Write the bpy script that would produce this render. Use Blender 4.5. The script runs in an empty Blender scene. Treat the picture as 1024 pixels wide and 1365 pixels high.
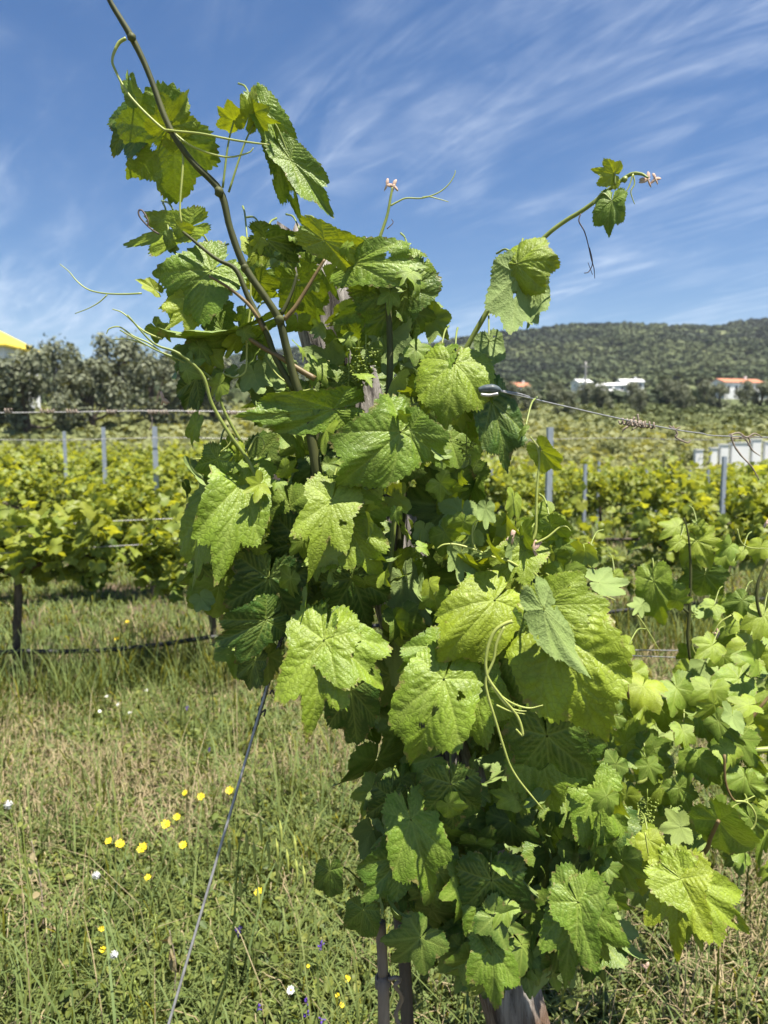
import bpy, math, random
import numpy as np
from mathutils import Vector, Matrix

# ------------------------------------------------------------------ camera, sky, sun, exposure
SC = bpy.context.scene
COL = SC.collection
TH = math.radians(5.57)
CAMZ = 1.5
F_, R_, U_ = (Vector((0, math.cos(TH), -math.sin(TH))), Vector((1, 0, 0)), Vector((0, math.sin(TH), math.cos(TH))))
CAM = Vector((0, 0, CAMZ))
cd = bpy.data.cameras.new('camera'); cam = bpy.data.objects.new('camera', cd); COL.objects.link(cam)
cam.location = CAM; cam.rotation_euler = (math.radians(90) - TH, 0, 0)
cd.sensor_fit = 'VERTICAL'; cd.sensor_height = 36; cd.lens = 26.37
cd.clip_start = 0.05; cd.clip_end = 5000
cd.dof.use_dof = True; cd.dof.focus_distance = 1.1; cd.dof.aperture_fstop = 6.3
SC.camera = cam

SUN_EL, SUN_AZ = math.radians(72), math.radians(125)     # azimuth measured from straight ahead of the camera, towards its right
sdir = Vector((math.sin(SUN_AZ) * math.cos(SUN_EL), math.cos(SUN_AZ) * math.cos(SUN_EL), math.sin(SUN_EL)))
sl = bpy.data.lights.new('sun', 'SUN'); sl.energy = 5.0; sl.angle = math.radians(0.5); sl.color = (1, .95, .86)
so = bpy.data.objects.new('sun', sl); COL.objects.link(so)
so.rotation_euler = sdir.to_track_quat('Z', 'Y').to_euler(); so.location = (0, 0, 20)

w = bpy.data.worlds.new('World'); SC.world = w; w.use_nodes = True
nt = w.node_tree; N = nt.nodes; L = nt.links; N.clear()
sky = N.new('ShaderNodeTexSky'); sky.sky_type = 'NISHITA'; sky.sun_disc = False
sky.sun_elevation = SUN_EL; sky.sun_rotation = math.atan2(sdir.x, sdir.y)
sky.air_density = 1.0; sky.dust_density = 0.25; sky.ozone_density = 3.0; sky.altitude = 200
tc = N.new('ShaderNodeTexCoord')
# cirrus: project the direction onto a high flat layer, then stretch it into streaks
sep = N.new('ShaderNodeSeparateXYZ'); L.new(tc.outputs['Generated'], sep.inputs[0])
mz = N.new('ShaderNodeMath'); mz.operation = 'MAXIMUM'; L.new(sep.outputs['Z'], mz.inputs[0]); mz.inputs[1].default_value = 0.0
az = N.new('ShaderNodeMath'); az.operation = 'ADD'; L.new(mz.outputs[0], az.inputs[0]); az.inputs[1].default_value = 0.12
dv = N.new('ShaderNodeVectorMath'); dv.operation = 'DIVIDE'; L.new(tc.outputs['Generated'], dv.inputs[0])
cb = N.new('ShaderNodeCombineXYZ')
for i in range(3): L.new(az.outputs[0], cb.inputs[i])
L.new(cb.outputs[0], dv.inputs[1])
def cirrus(rot, sc, nscale, lo, hi, det, dist):
    mp = N.new('ShaderNodeMapping'); mp.inputs['Rotation'].default_value = (0, 0, math.radians(rot)); mp.inputs['Scale'].default_value = sc
    mp.vector_type = 'TEXTURE'
    L.new(dv.outputs[0], mp.inputs[0])
    n = N.new('ShaderNodeTexNoise'); n.inputs['Scale'].default_value = nscale; n.inputs['Detail'].default_value = det
    n.inputs['Roughness'].default_value = .58; n.inputs['Distortion'].default_value = dist
    L.new(mp.outputs[0], n.inputs['Vector'])
    r = N.new('ShaderNodeMapRange'); r.inputs['From Min'].default_value = lo; r.inputs['From Max'].default_value = hi
    r.interpolation_type = 'SMOOTHSTEP'
    L.new(n.outputs['Fac'], r.inputs['Value']); return r
c1 = cirrus(-56, (2.0, .8, 1), 1.5, .40, .82, 12, 1.5)
c2 = cirrus(-50, (3.0, .65, 1), 4.4, .40, .85, 12, 1.6)
c3 = cirrus(-66, (1.5, .8, 1), 1.1, .36, .66, 5, .6)
m1 = N.new('ShaderNodeMath'); m1.operation = 'ADD'; L.new(c1.outputs[0], m1.inputs[0]); L.new(c2.outputs[0], m1.inputs[1])
m2 = N.new('ShaderNodeMath'); m2.operation = 'MULTIPLY_ADD'; L.new(m1.outputs[0], m2.inputs[0]); L.new(c3.outputs[0], m2.inputs[1]); m2.inputs[2].default_value = 0.0
m3 = N.new('ShaderNodeMath'); m3.operation = 'MULTIPLY'; m3.use_clamp = True; L.new(m2.outputs[0], m3.inputs[0]); m3.inputs[1].default_value = .42
mx = N.new('ShaderNodeMix'); mx.data_type = 'RGBA'; L.new(m3.outputs[0], mx.inputs[0])
hs = N.new('ShaderNodeHueSaturation'); hs.inputs['Saturation'].default_value = 1.28; hs.inputs['Hue'].default_value = .505; L.new(sky.outputs[0], hs.inputs['Color'])
L.new(hs.outputs[0], mx.inputs[6]); mx.inputs[7].default_value = (7.4, 8.3, 9.6, 1)
bg = N.new('ShaderNodeBackground'); bg.inputs['Strength'].default_value = 0.056; L.new(mx.outputs[2], bg.inputs['Color'])
wo = N.new('ShaderNodeOutputWorld'); L.new(bg.outputs[0], wo.inputs['Surface'])
SC.view_settings.view_transform = 'Standard'; SC.view_settings.look = 'None'
SC.view_settings.exposure = 1.2; SC.view_settings.gamma = 1.0
SC.cycles.max_bounces = 6; SC.cycles.transparent_max_bounces = 8; SC.cycles.transmission_bounces = 5; SC.cycles.diffuse_bounces = 2

# ------------------------------------------------------------------ helpers
rng = np.random.default_rng(7); random.seed(7)
def P(px, py, d): px, py, d = float(px), float(py), float(d); return CAM + d * (F_ + (px - 512) / 1000 * R_ + (682.5 - py) / 1000 * U_)
def tag(o, label=None, cat=None, group=None, kind=None):
    if label: o['label'] = label
    if cat: o['category'] = cat
    if group: o['group'] = group
    if kind: o['kind'] = kind
    return o
def empty(name, loc, label=None, cat=None, group=None):
    o = bpy.data.objects.new(name, None); o.empty_display_size = .1; o.location = loc; COL.objects.link(o)
    return tag(o, label, cat, group)
def mesh(name, V, quads=None, tris=None, uv=None, attrs=None, smooth=True):
    me = bpy.data.meshes.new(name)
    V = np.asarray(V, dtype=np.float32)
    q = np.asarray(quads, dtype=np.int32).reshape(-1, 4) if quads is not None and len(quads) else np.zeros((0, 4), np.int32)
    t = np.asarray(tris, dtype=np.int32).reshape(-1, 3) if tris is not None and len(tris) else np.zeros((0, 3), np.int32)
    me.vertices.add(len(V)); me.vertices.foreach_set('co', V.ravel())
    loops = np.concatenate([q.ravel(), t.ravel()])
    me.loops.add(len(loops)); me.loops.foreach_set('vertex_index', loops)
    starts = np.concatenate([np.arange(len(q)) * 4, len(q) * 4 + np.arange(len(t)) * 3]).astype(np.int32)
    me.polygons.add(len(starts)); me.polygons.foreach_set('loop_start', starts)
    me.polygons.foreach_set('use_smooth', np.full(len(starts), smooth))
    me.update(calc_edges=True)
    if uv is not None:
        ul = me.uv_layers.new(name='UVMap'); ul.data.foreach_set('uv', np.asarray(uv, np.float32)[loops].ravel())
    for k, a in (attrs or {}).items():
        at = me.attributes.new(k, 'FLOAT', 'POINT'); at.data.foreach_set('value', np.asarray(a, np.float32))
    return me
def link(name, me, mat=None, parent=None, loc=None):
    o = bpy.data.objects.new(name, me)
    if mat is not None: me.materials.append(mat) if not me.materials else None
    COL.objects.link(o)
    if loc is not None: o.location = loc
    if parent is not None:
        o.parent = parent                                   # world vertices: undo the parent's place
        pw = wl(parent); o.location = (Vector(loc) if loc is not None else Vector()) - pw
    return o
WL = {}
def wl(o):                                                   # world location of an unrotated parent chain
    v = Vector(o.location); p = o.parent
    while p is not None: v += Vector(p.location); p = p.parent
    return v
def smooth_noise(x, y, seed=0):
    x = np.asarray(x, float); y = np.asarray(y, float)
    xi = np.floor(x).astype(np.int64); yi = np.floor(y).astype(np.int64); fx = x - xi; fy = y - yi
    fx = fx * fx * (3 - 2 * fx); fy = fy * fy * (3 - 2 * fy)
    def h(a, b):
        n = (a * 374761393 + b * 668265263 + seed * 974634777) & 0x7fffffff
        n = ((n ^ (n >> 13)) * 1274126177) & 0x7fffffff
        return ((n ^ (n >> 16)) & 0xffff) / 65535.0
    return (h(xi, yi) * (1 - fx) + h(xi + 1, yi) * fx) * (1 - fy) + (h(xi, yi + 1) * (1 - fx) + h(xi + 1, yi + 1) * fx) * fy
def fbm(x, y, seed=0, o=4):
    s = 0; a = .5; f = 1
    for i in range(o): s = s + a * smooth_noise(np.asarray(x) * f, np.asarray(y) * f, seed + i * 17); a *= .5; f *= 2.03
    return s / (1 - .5 ** o)
def catmull(pts, rad, step=6):
    pts = [np.array(p, float) for p in pts]; n = len(pts)
    if n < 3: 
        t = np.linspace(0, 1, step + 1)[:, None]; return pts[0] * (1 - t) + pts[-1] * t, np.linspace(rad[0], rad[-1], step + 1)
    ex = [2 * pts[0] - pts[1]] + pts + [2 * pts[-1] - pts[-2]]; out = []; ro = []
    for i in range(n - 1):
        p0, p1, p2, p3 = ex[i:i + 4]
        for k in range(step):
            t = k / step
            out.append(.5 * (2 * p1 + (p2 - p0) * t + (2 * p0 - 5 * p1 + 4 * p2 - p3) * t * t + (3 * p1 - p0 - 3 * p2 + p3) * t ** 3))
            ro.append(rad[i] * (1 - t) + rad[i + 1] * t)
    out.append(pts[-1]); ro.append(rad[-1])
    return np.array(out), np.array(ro)
class TB:                                                    # collects tubes into one mesh
    def __init__(s): s.V = []; s.Q = []; s.T = []; s.n = 0
    def tube(s, pts, rad, seg=8, step=6, rough=0.0, seed=0, flat=None):
        if np.isscalar(rad): rad = [rad] * len(pts)
        C, r = catmull(pts, rad, step); m = len(C)
        T = np.gradient(C, axis=0); T /= np.linalg.norm(T, axis=1)[:, None] + 1e-12
        a = np.array([0, 0, 1.0]) if abs(T[0][2]) < .9 else np.array([1.0, 0, 0])
        nrm = np.cross(T[0], a); nrm /= np.linalg.norm(nrm); rows = []
        g = np.random.default_rng(seed + 5)
        for i in range(m):
            nrm = nrm - T[i] * nrm.dot(T[i]); nrm /= np.linalg.norm(nrm) + 1e-12
            b = np.cross(T[i], nrm); th = np.arange(seg) * 2 * math.pi / seg
            rr = r[i] * (1 + rough * g.normal(size=seg))
            rows.append(C[i] + (np.cos(th) * rr)[:, None] * nrm + (np.sin(th) * rr * (flat or 1))[:, None] * b)
        base = s.n; s.V.append(np.concatenate(rows)); s.n += m * seg
        i, j = np.meshgrid(np.arange(m - 1), np.arange(seg), indexing='ij'); j2 = (j + 1) % seg
        s.Q.append((base + np.stack([i * seg + j, i * seg + j2, (i + 1) * seg + j2, (i + 1) * seg + j], -1)).reshape(-1, 4))
        for e, rev in ((0, True), (m - 1, False)):
            c = s.n; s.V.append(C[e:e + 1]); s.n += 1
            k = np.arange(seg); k2 = (k + 1) % seg
            t = np.stack([base + e * seg + k, base + e * seg + k2, np.full(seg, c)], -1)
            s.T.append(t[:, ::-1] if rev else t)
        return s
    def box(s, lo, hi, M=None):
        x0, y0, z0 = lo; x1, y1, z1 = hi
        v = np.array([(x0, y0, z0), (x1, y0, z0), (x1, y1, z0), (x0, y1, z0), (x0, y0, z1), (x1, y0, z1), (x1, y1, z1), (x0, y1, z1)], float)
        if M is not None: v = np.array([M @ Vector(p) for p in v])
        s.V.append(v); s.Q.append(s.n + np.array([(0, 3, 2, 1), (4, 5, 6, 7), (0, 1, 5, 4), (1, 2, 6, 5), (2, 3, 7, 6), (3, 0, 4, 7)])); s.n += 8
        return s
    def poly(s, V, Q=None, T=None):
        s.V.append(np.asarray(V, float))
        if Q is not None: s.Q.append(s.n + np.asarray(Q))
        if T is not None: s.T.append(s.n + np.asarray(T))
        s.n += len(V); return s
    def me(s, name, smooth=True, tone=None):
        return mesh(name, np.concatenate(s.V), np.concatenate(s.Q) if s.Q else None, np.concatenate(s.T) if s.T else None, smooth=smooth,
                    attrs={'tone': np.full(s.n, tone)} if tone is not None else None)
def ico(sub=1):
    import bmesh
    bm = bmesh.new(); bmesh.ops.create_icosphere(bm, subdivisions=sub, radius=1)
    V = np.array([v.co[:] for v in bm.verts]); T = np.array([[v.index for v in f.verts] for f in bm.faces]); bm.free(); return V, T
ICO1 = ico(1); ICO2 = ico(2)

# ------------------------------------------------------------------ materials
def newmat(name):
    m = bpy.data.materials.new(name); m.use_nodes = True; nt = m.node_tree; nt.nodes.clear()
    return m, nt.nodes, nt.links
def nnode(N, L, t, ins=None, **kw):
    n = N.new(t)
    for k, v in kw.items(): setattr(n, k, v)
    for k, v in (ins or {}).items():
        if isinstance(v, bpy.types.NodeSocket): L.new(v, n.inputs[k])
        else: n.inputs[k].default_value = v
    return n
def ramp(N, L, fac, stops):
    r = N.new('ShaderNodeValToRGB'); L.new(fac, r.inputs[0]); e = r.color_ramp.elements
    while len(e) < len(stops): e.new(.5)
    for i, (p, c) in enumerate(stops): e[i].position = p; e[i].color = (*c, 1)
    return r
def leaf_material(name, dark, mid, young, under, vein, gloss=.46, trans=.17, bump=.24, fine=True, spec=.36, veinmix=.45):
    m, N, L = newmat(name)
    tone = nnode(N, L, 'ShaderNodeAttribute', attribute_name='tone')
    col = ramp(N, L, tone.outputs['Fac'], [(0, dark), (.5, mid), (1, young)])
    uv = nnode(N, L, 'ShaderNodeTexCoord')
    n1 = nnode(N, L, 'ShaderNodeTexNoise', {'Vector': uv.outputs['UV'] if fine else uv.outputs['Object'], 'Scale': 2.6 if fine else 6, 'Detail': 5, 'Roughness': .65})
    mr = nnode(N, L, 'ShaderNodeMapRange', {'Value': n1.outputs['Fac'], 'From Min': .3, 'From Max': .7, 'To Min': .70, 'To Max': 1.28})
    c2 = nnode(N, L, 'ShaderNodeVectorMath', {0: col.outputs[0], 1: mr.outputs[0]}, operation='MULTIPLY')
    colo = c2.outputs[0]; nrm = None
    if fine:
        va = nnode(N, L, 'ShaderNodeAttribute', attribute_name='vein')
        wn = nnode(N, L, 'ShaderNodeTexNoise', {'Vector': uv.outputs['UV'], 'Scale': 14, 'Detail': 2})
        wv = nnode(N, L, 'ShaderNodeMix', {0: .05, 4: uv.outputs['UV'], 5: wn.outputs['Color']}, data_type='VECTOR')
        vo = nnode(N, L, 'ShaderNodeTexVoronoi', {'Vector': wv.outputs[1], 'Scale': 21}, feature='DISTANCE_TO_EDGE')
        vo2 = nnode(N, L, 'ShaderNodeTexVoronoi', {'Vector': wv.outputs[1], 'Scale': 50}, feature='DISTANCE_TO_EDGE')
        e1 = nnode(N, L, 'ShaderNodeMapRange', {'Value': vo.outputs['Distance'], 'From Min': 0, 'From Max': .22}, interpolation_type='SMOOTHSTEP')
        e2 = nnode(N, L, 'ShaderNodeMapRange', {'Value': vo2.outputs['Distance'], 'From Min': 0, 'From Max': .2}, interpolation_type='SMOOTHSTEP')
        t1 = nnode(N, L, 'ShaderNodeMapRange', {'Value': e1.outputs[0], 'From Min': 0, 'From Max': .5, 'To Min': .80, 'To Max': 1})
        c3 = nnode(N, L, 'ShaderNodeVectorMath', {0: c2.outputs[0], 1: t1.outputs[0]}, operation='MULTIPLY')
        vs2 = nnode(N, L, 'ShaderNodeMath', {0: va.outputs['Fac'], 1: veinmix}, operation='MULTIPLY')
        mxv = nnode(N, L, 'ShaderNodeMix', {0: vs2.outputs[0], 6: c3.outputs[0], 7: (*vein, 1)}, data_type='RGBA'); colo = mxv.outputs[2]
        ed = nnode(N, L, 'ShaderNodeAttribute', attribute_name='edge')
        sn = nnode(N, L, 'ShaderNodeTexNoise', {'Vector': uv.outputs['UV'], 'Scale': 5.5, 'Detail': 4, 'Roughness': .7})
        sa = nnode(N, L, 'ShaderNodeMath', {0: ed.outputs['Fac'], 1: .20, 2: sn.outputs['Fac']}, operation='MULTIPLY_ADD')
        sm = nnode(N, L, 'ShaderNodeMapRange', {'Value': sa.outputs[0], 'From Min': .70, 'From Max': .80, 'To Max': .75})
        mxb = nnode(N, L, 'ShaderNodeMix', {0: sm.outputs[0], 6: colo, 7: (.22, .16, .06, 1)}, data_type='RGBA'); colo = mxb.outputs[2]
        hh = nnode(N, L, 'ShaderNodeMath', {0: e2.outputs[0], 1: .3, 2: e1.outputs[0]}, operation='MULTIPLY_ADD')
        bp = nnode(N, L, 'ShaderNodeBump', {'Strength': bump, 'Distance': .0022, 'Height': hh.outputs[0]}); nrm = bp.outputs[0]
    geo = nnode(N, L, 'ShaderNodeNewGeometry')
    un = nnode(N, L, 'ShaderNodeMix', {0: .62, 6: colo, 7: (*under, 1)}, data_type='RGBA')
    cf = nnode(N, L, 'ShaderNodeMix', {0: geo.outputs['Backfacing'], 6: colo, 7: un.outputs[2]}, data_type='RGBA')
    rg = nnode(N, L, 'ShaderNodeMapRange', {'Value': geo.outputs['Backfacing'], 'To Min': gloss, 'To Max': .7})
    pb = nnode(N, L, 'ShaderNodeBsdfPrincipled', {'Base Color': cf.outputs[2], 'Roughness': rg.outputs[0], 'Specular IOR Level': spec})
    tcx = nnode(N, L, 'ShaderNodeVectorMath', {0: c2.outputs[0], 1: (1.75, 1.55, .55)}, operation='MULTIPLY')
    tr = nnode(N, L, 'ShaderNodeBsdfTranslucent', {'Color': tcx.outputs[0]})
    if nrm is not None: L.new(nrm, pb.inputs['Normal']); L.new(nrm, tr.inputs['Normal'])
    tf = nnode(N, L, 'ShaderNodeMapRange', {'Value': tone.outputs['Fac'], 'To Min': trans * .15, 'To Max': trans * 1.6})  # low tone transmits less, deepening the shade put into dark leaves
    ms = nnode(N, L, 'ShaderNodeMixShader', {0: tf.outputs[0], 1: pb.outputs[0], 2: tr.outputs[0]})
    out = nnode(N, L, 'ShaderNodeOutputMaterial', {'Surface': ms.outputs[0]})
    return m
def simple_mat(name, c1, c2, scale=20, rough=.7, bump=.3, metallic=0, dist=.002, spec=.4, stretch=(1, 1, 1), detail=5, coord='Object', lo=.3, hi=.7):
    m, N, L = newmat(name)
    tcn = nnode(N, L, 'ShaderNodeTexCoord')
    mp = nnode(N, L, 'ShaderNodeMapping', {'Vector': tcn.outputs[coord], 'Scale': stretch})
    n = nnode(N, L, 'ShaderNodeTexNoise', {'Vector': mp.outputs[0], 'Scale': scale, 'Detail': detail, 'Roughness': .65})
    r = ramp(N, L, n.outputs['Fac'], [(lo, c1), (hi, c2)])
    b = nnode(N, L, 'ShaderNodeBump', {'Strength': bump, 'Distance': dist, 'Height': n.outputs['Fac']})
    p = nnode(N, L, 'ShaderNodeBsdfPrincipled', {'Base Color': r.outputs[0], 'Roughness': rough, 'Metallic': metallic, 'Normal': b.outputs[0], 'Specular IOR Level': spec})
    nnode(N, L, 'ShaderNodeOutputMaterial', {'Surface': p.outputs[0]}); return m
M = {}
M['leaf'] = leaf_material('vine leaf', (.036, .082, .009), (.150, .236, .019), (.30, .36, .022), (.24, .31, .11), (.36, .43, .09))  # dark end doubles as painted shade on overshadowed leaves
M['leaf_far'] = leaf_material('vine leaf far', (.06, .10, .015), (.17, .215, .03), (.31, .34, .05), (.17, .25, .09), (.3, .4, .1), fine=False, trans=.32, gloss=.5)
M['grass'] = leaf_material('grass blade', (.045, .075, .015), (.15, .18, .035), (.31, .31, .09), (.14, .19, .06), (.3, .4, .1), fine=False, trans=.3, gloss=.55, spec=.3)
M['straw'] = leaf_material('dry straw', (.13, .095, .045), (.26, .21, .11), (.42, .37, .22), (.33, .26, .15), (.3, .4, .1), fine=False, trans=.1, gloss=.7, spec=.2)
M['olive'] = leaf_material('olive leaf', (.075, .085, .048), (.15, .165, .095), (.225, .24, .15), (.16, .18, .13), (.3, .4, .1), fine=False, trans=.12, gloss=.6, spec=.3)
M['wood_leaf'] = leaf_material('hill tree leaf', (.026, .038, .015), (.054, .073, .025), (.105, .125, .048), (.05, .07, .03), (.3, .4, .1), fine=False, trans=.05, gloss=.7, spec=.2)
M['scrub'] = leaf_material('scrub leaf', (.10, .12, .04), (.19, .21, .08), (.29, .30, .13), (.13, .15, .06), (.3, .4, .1), fine=False, trans=.2, gloss=.6, spec=.2)
M['cane'] = simple_mat('green brown cane', (.035, .042, .010), (.085, .09, .02), 60, .65, .3, stretch=(1, 1, .2))
M['stem'] = simple_mat('green stem', (.16, .21, .04), (.27, .31, .07), 50, .45, .2)
M['redstem'] = simple_mat('reddish stem', (.12, .07, .03), (.22, .16, .06), 40, .5, .2)
M['tendril'] = simple_mat('tendril', (.28, .33, .07), (.42, .45, .12), 50, .45, .1)
M['dry_tendril'] = simple_mat('dry tendril', (.05, .035, .03), (.14, .10, .08), 80, .7, .4)
M['bark'] = simple_mat('vine bark', (.035, .027, .02), (.14, .11, .08), 40, .9, 1.0, dist=.006, stretch=(1, 1, .15))
M['oldwood'] = simple_mat('weathered grey wood', (.13, .105, .085), (.46, .42, .37), 38, .9, 1.0, dist=.006, stretch=(1, 1, .07))
M['redwood'] = simple_mat('red broken wood', (.16, .06, .03), (.42, .22, .11), 30, .9, 1.0, dist=.006, stretch=(1, 1, .2))
M['stake'] = simple_mat('grey cane stake', (.15, .11, .08), (.36, .29, .23), 30, .75, .6, stretch=(1, 1, .1))
M['steel'] = simple_mat('galvanised steel', (.22, .25, .29), (.42, .46, .51), 12, .5, .15, metallic=.25, stretch=(1, 1, .3))
M['wire'] = simple_mat('galvanised wire', (.26, .25, .24), (.46, .45, .44), 90, .45, .2, metallic=.5)
M['rust'] = simple_mat('dark twisted wire', (.03, .026, .024), (.10, .085, .075), 90, .7, .3)
M['hose'] = simple_mat('black hose', (.012, .012, .014), (.03, .03, .033), 20, .5, .1)
M['plastic'] = simple_mat('grey clamp', (.05, .065, .07), (.10, .125, .13), 30, .45, .2)
M['bud'] = simple_mat('pink bud', (.42, .24, .18), (.62, .48, .36), 150, .8, .6)
M['flowerbud'] = simple_mat('green bud', (.13, .19, .03), (.30, .36, .06), 200, .5, .2)
M['yellow'] = simple_mat('yellow petal', (.72, .52, .01), (.85, .68, .02), 100, .6, .1)
M['orange'] = simple_mat('yellow disc', (.55, .30, .01), (.70, .45, .02), 300, .8, .5)
M['purple'] = simple_mat('purple petal', (.055, .02, .22), (.13, .05, .40), 100, .6, .1)
M['whitepetal'] = simple_mat('white petal', (.72, .72, .70), (.82, .82, .80), 100, .6, .1)
M['fluff'] = simple_mat('white seed fluff', (.50, .50, .48), (.78, .78, .75), 100, .9, .1)
M['wall'] = simple_mat('white render', (.76, .75, .72), (.84, .83, .81), .8, .85, .2, dist=.01)
M['roof'] = simple_mat('clay roof tile', (.36, .12, .06), (.55, .24, .13), 3, .8, .8, dist=.03)
M['yroof'] = simple_mat('yellow roof', (.62, .46, .04), (.74, .57, .07), 2, .7, .2)
M['dark'] = simple_mat('dark window glass', (.02, .025, .03), (.05, .055, .06), 5, .2, .05)
M['conc'] = simple_mat('concrete pole', (.30, .28, .25), (.42, .40, .37), 8, .85, .2)

def post_mat():
    m = simple_mat('weathered grey wood post', (.045, .038, .032), (.34, .31, .275), 46, .95, 1.0, dist=.010, stretch=(1, 1, .06), detail=9, lo=.40, hi=.60)
    N, L = m.node_tree.nodes, m.node_tree.links
    p = [n for n in N if n.type == 'BSDF_PRINCIPLED'][0]; r = [n for n in N if n.type == 'VALTORGB'][0]
    tcn = nnode(N, L, 'ShaderNodeTexCoord'); sp = nnode(N, L, 'ShaderNodeSeparateXYZ', {0: tcn.outputs['Object']})
    n = nnode(N, L, 'ShaderNodeTexNoise', {'Vector': tcn.outputs['Object'], 'Scale': 14, 'Detail': 4})
    a = nnode(N, L, 'ShaderNodeMath', {0: n.outputs['Fac'], 1: .5, 2: sp.outputs['Z']}, operation='MULTIPLY_ADD')
    f = nnode(N, L, 'ShaderNodeMapRange', {'Value': a.outputs[0], 'From Min': .72, 'From Max': .95})
    mx = nnode(N, L, 'ShaderNodeMix', {0: f.outputs[0], 6: (.17, .10, .06, 1), 7: r.outputs[0]}, data_type='RGBA')  # reddish stain at the foot, its colour darkened to stand in for shade
    L.new(mx.outputs[2], p.inputs['Base Color']); return m
M['oldwood'] = post_mat()

def ground_mat():
    m, N, L = newmat('soil and sward')
    g = nnode(N, L, 'ShaderNodeNewGeometry')
    a = nnode(N, L, 'ShaderNodeTexNoise', {'Vector': g.outputs['Position'], 'Scale': 2.2, 'Detail': 8, 'Roughness': .6})
    b = nnode(N, L, 'ShaderNodeTexNoise', {'Vector': g.outputs['Position'], 'Scale': 60, 'Detail': 6, 'Roughness': .7})
    c = nnode(N, L, 'ShaderNodeTexNoise', {'Vector': g.outputs['Position'], 'Scale': .035, 'Detail': 7, 'Roughness': .6})
    r1 = ramp(N, L, b.outputs['Fac'], [(.3, (.05, .034, .022)), (.5, (.13, .095, .062)), (.7, (.24, .19, .13))])
    r2 = ramp(N, L, b.outputs['Fac'], [(.3, (.03, .045, .012)), (.5, (.07, .10, .03)), (.72, (.15, .17, .07))])
    f = ramp(N, L, a.outputs['Fac'], [(.42, (0, 0, 0)), (.58, (1, 1, 1))])
    near = nnode(N, L, 'ShaderNodeMix', {0: f.outputs[0], 6: r1.outputs[0], 7: r2.outputs[0]}, data_type='RGBA')
    far = ramp(N, L, c.outputs['Fac'], [(.40, (.045, .060, .020)), (.55, (.09, .11, .04)), (.7, (.20, .20, .10))])
    ln = nnode(N, L, 'ShaderNodeSeparateXYZ', {0: g.outputs['Position']})
    mr = nnode(N, L, 'ShaderNodeMapRange', {'Value': ln.outputs['Y'], 'From Min': 25, 'From Max': 60})
    mx = nnode(N, L, 'ShaderNodeMix', {0: mr.outputs[0], 6: near.outputs[2], 7: far.outputs[0]}, data_type='RGBA')
    bp = nnode(N, L, 'ShaderNodeBump', {'Strength': .8, 'Distance': .02, 'Height': b.outputs['Fac']})
    p = nnode(N, L, 'ShaderNodeBsdfPrincipled', {'Base Color': mx.outputs[2], 'Roughness': .95, 'Specular IOR Level': .15, 'Normal': bp.outputs[0]})
    nnode(N, L, 'ShaderNodeOutputMaterial', {'Surface': p.outputs[0]}); return m
M['ground'] = ground_mat()

# ------------------------------------------------------------------ terrain
YP = [-4000, 0, 38, 60, 120, 250, 400, 560, 700, 1000, 1600, 4000]
ZP = [0, 0, 0, 2.7, 6.6, 14.5, 34, 76, 96, 60, 30, 0]
def HT(x, y):
    x = np.asarray(x, float); y = np.asarray(y, float)
    base = np.interp(y, YP, ZP)
    u = x / np.maximum(y, 30)
    g = np.interp(u, [-1.2, -.5, -.3, 0, .13, .22, .3, .38, .46, .55, 1.2], [.6, .66, .70, .84, .93, 1.0, 1.02, 1.06, 1.08, 1.08, .8])
    k = np.clip((y - 150) / 250, 0, 1)
    base = base * (1 - k + k * g)
    big = (fbm(x / 90 + 7, y / 90 + 3, 5) - .5) * np.clip((y - 120) / 400, 0, 1) * 22
    small = (fbm(x / 1.3, y / 1.3, 9, 3) - .5) * .06
    dip = 1.3 * np.clip((y - 6) / 34, 0, 1) * np.clip((85 - y) / 35, 0, 1) * np.clip((u + .12) / .35, 0, 1)
    return base + big + small - dip
def terrain():
    rad = np.concatenate([[0.02], np.geomspace(.4, 1500, 180)]); na = 288
    th = np.arange(na) * 2 * math.pi / na
    r, t = np.meshgrid(rad, th, indexing='ij'); x = r * np.cos(t); y = r * np.sin(t); z = HT(x, y)
    V = np.stack([x, y, z], -1).reshape(-1, 3)
    i, j = np.meshgrid(np.arange(len(rad) - 1), np.arange(na), indexing='ij'); j2 = (j + 1) % na
    Q = np.stack([i * na + j, (i + 1) * na + j, (i + 1) * na + j2, i * na + j2], -1).reshape(-1, 4)
    o = link('ground', mesh('ground', V, Q), M['ground']); tag(o, kind='structure')
terrain()

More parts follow.
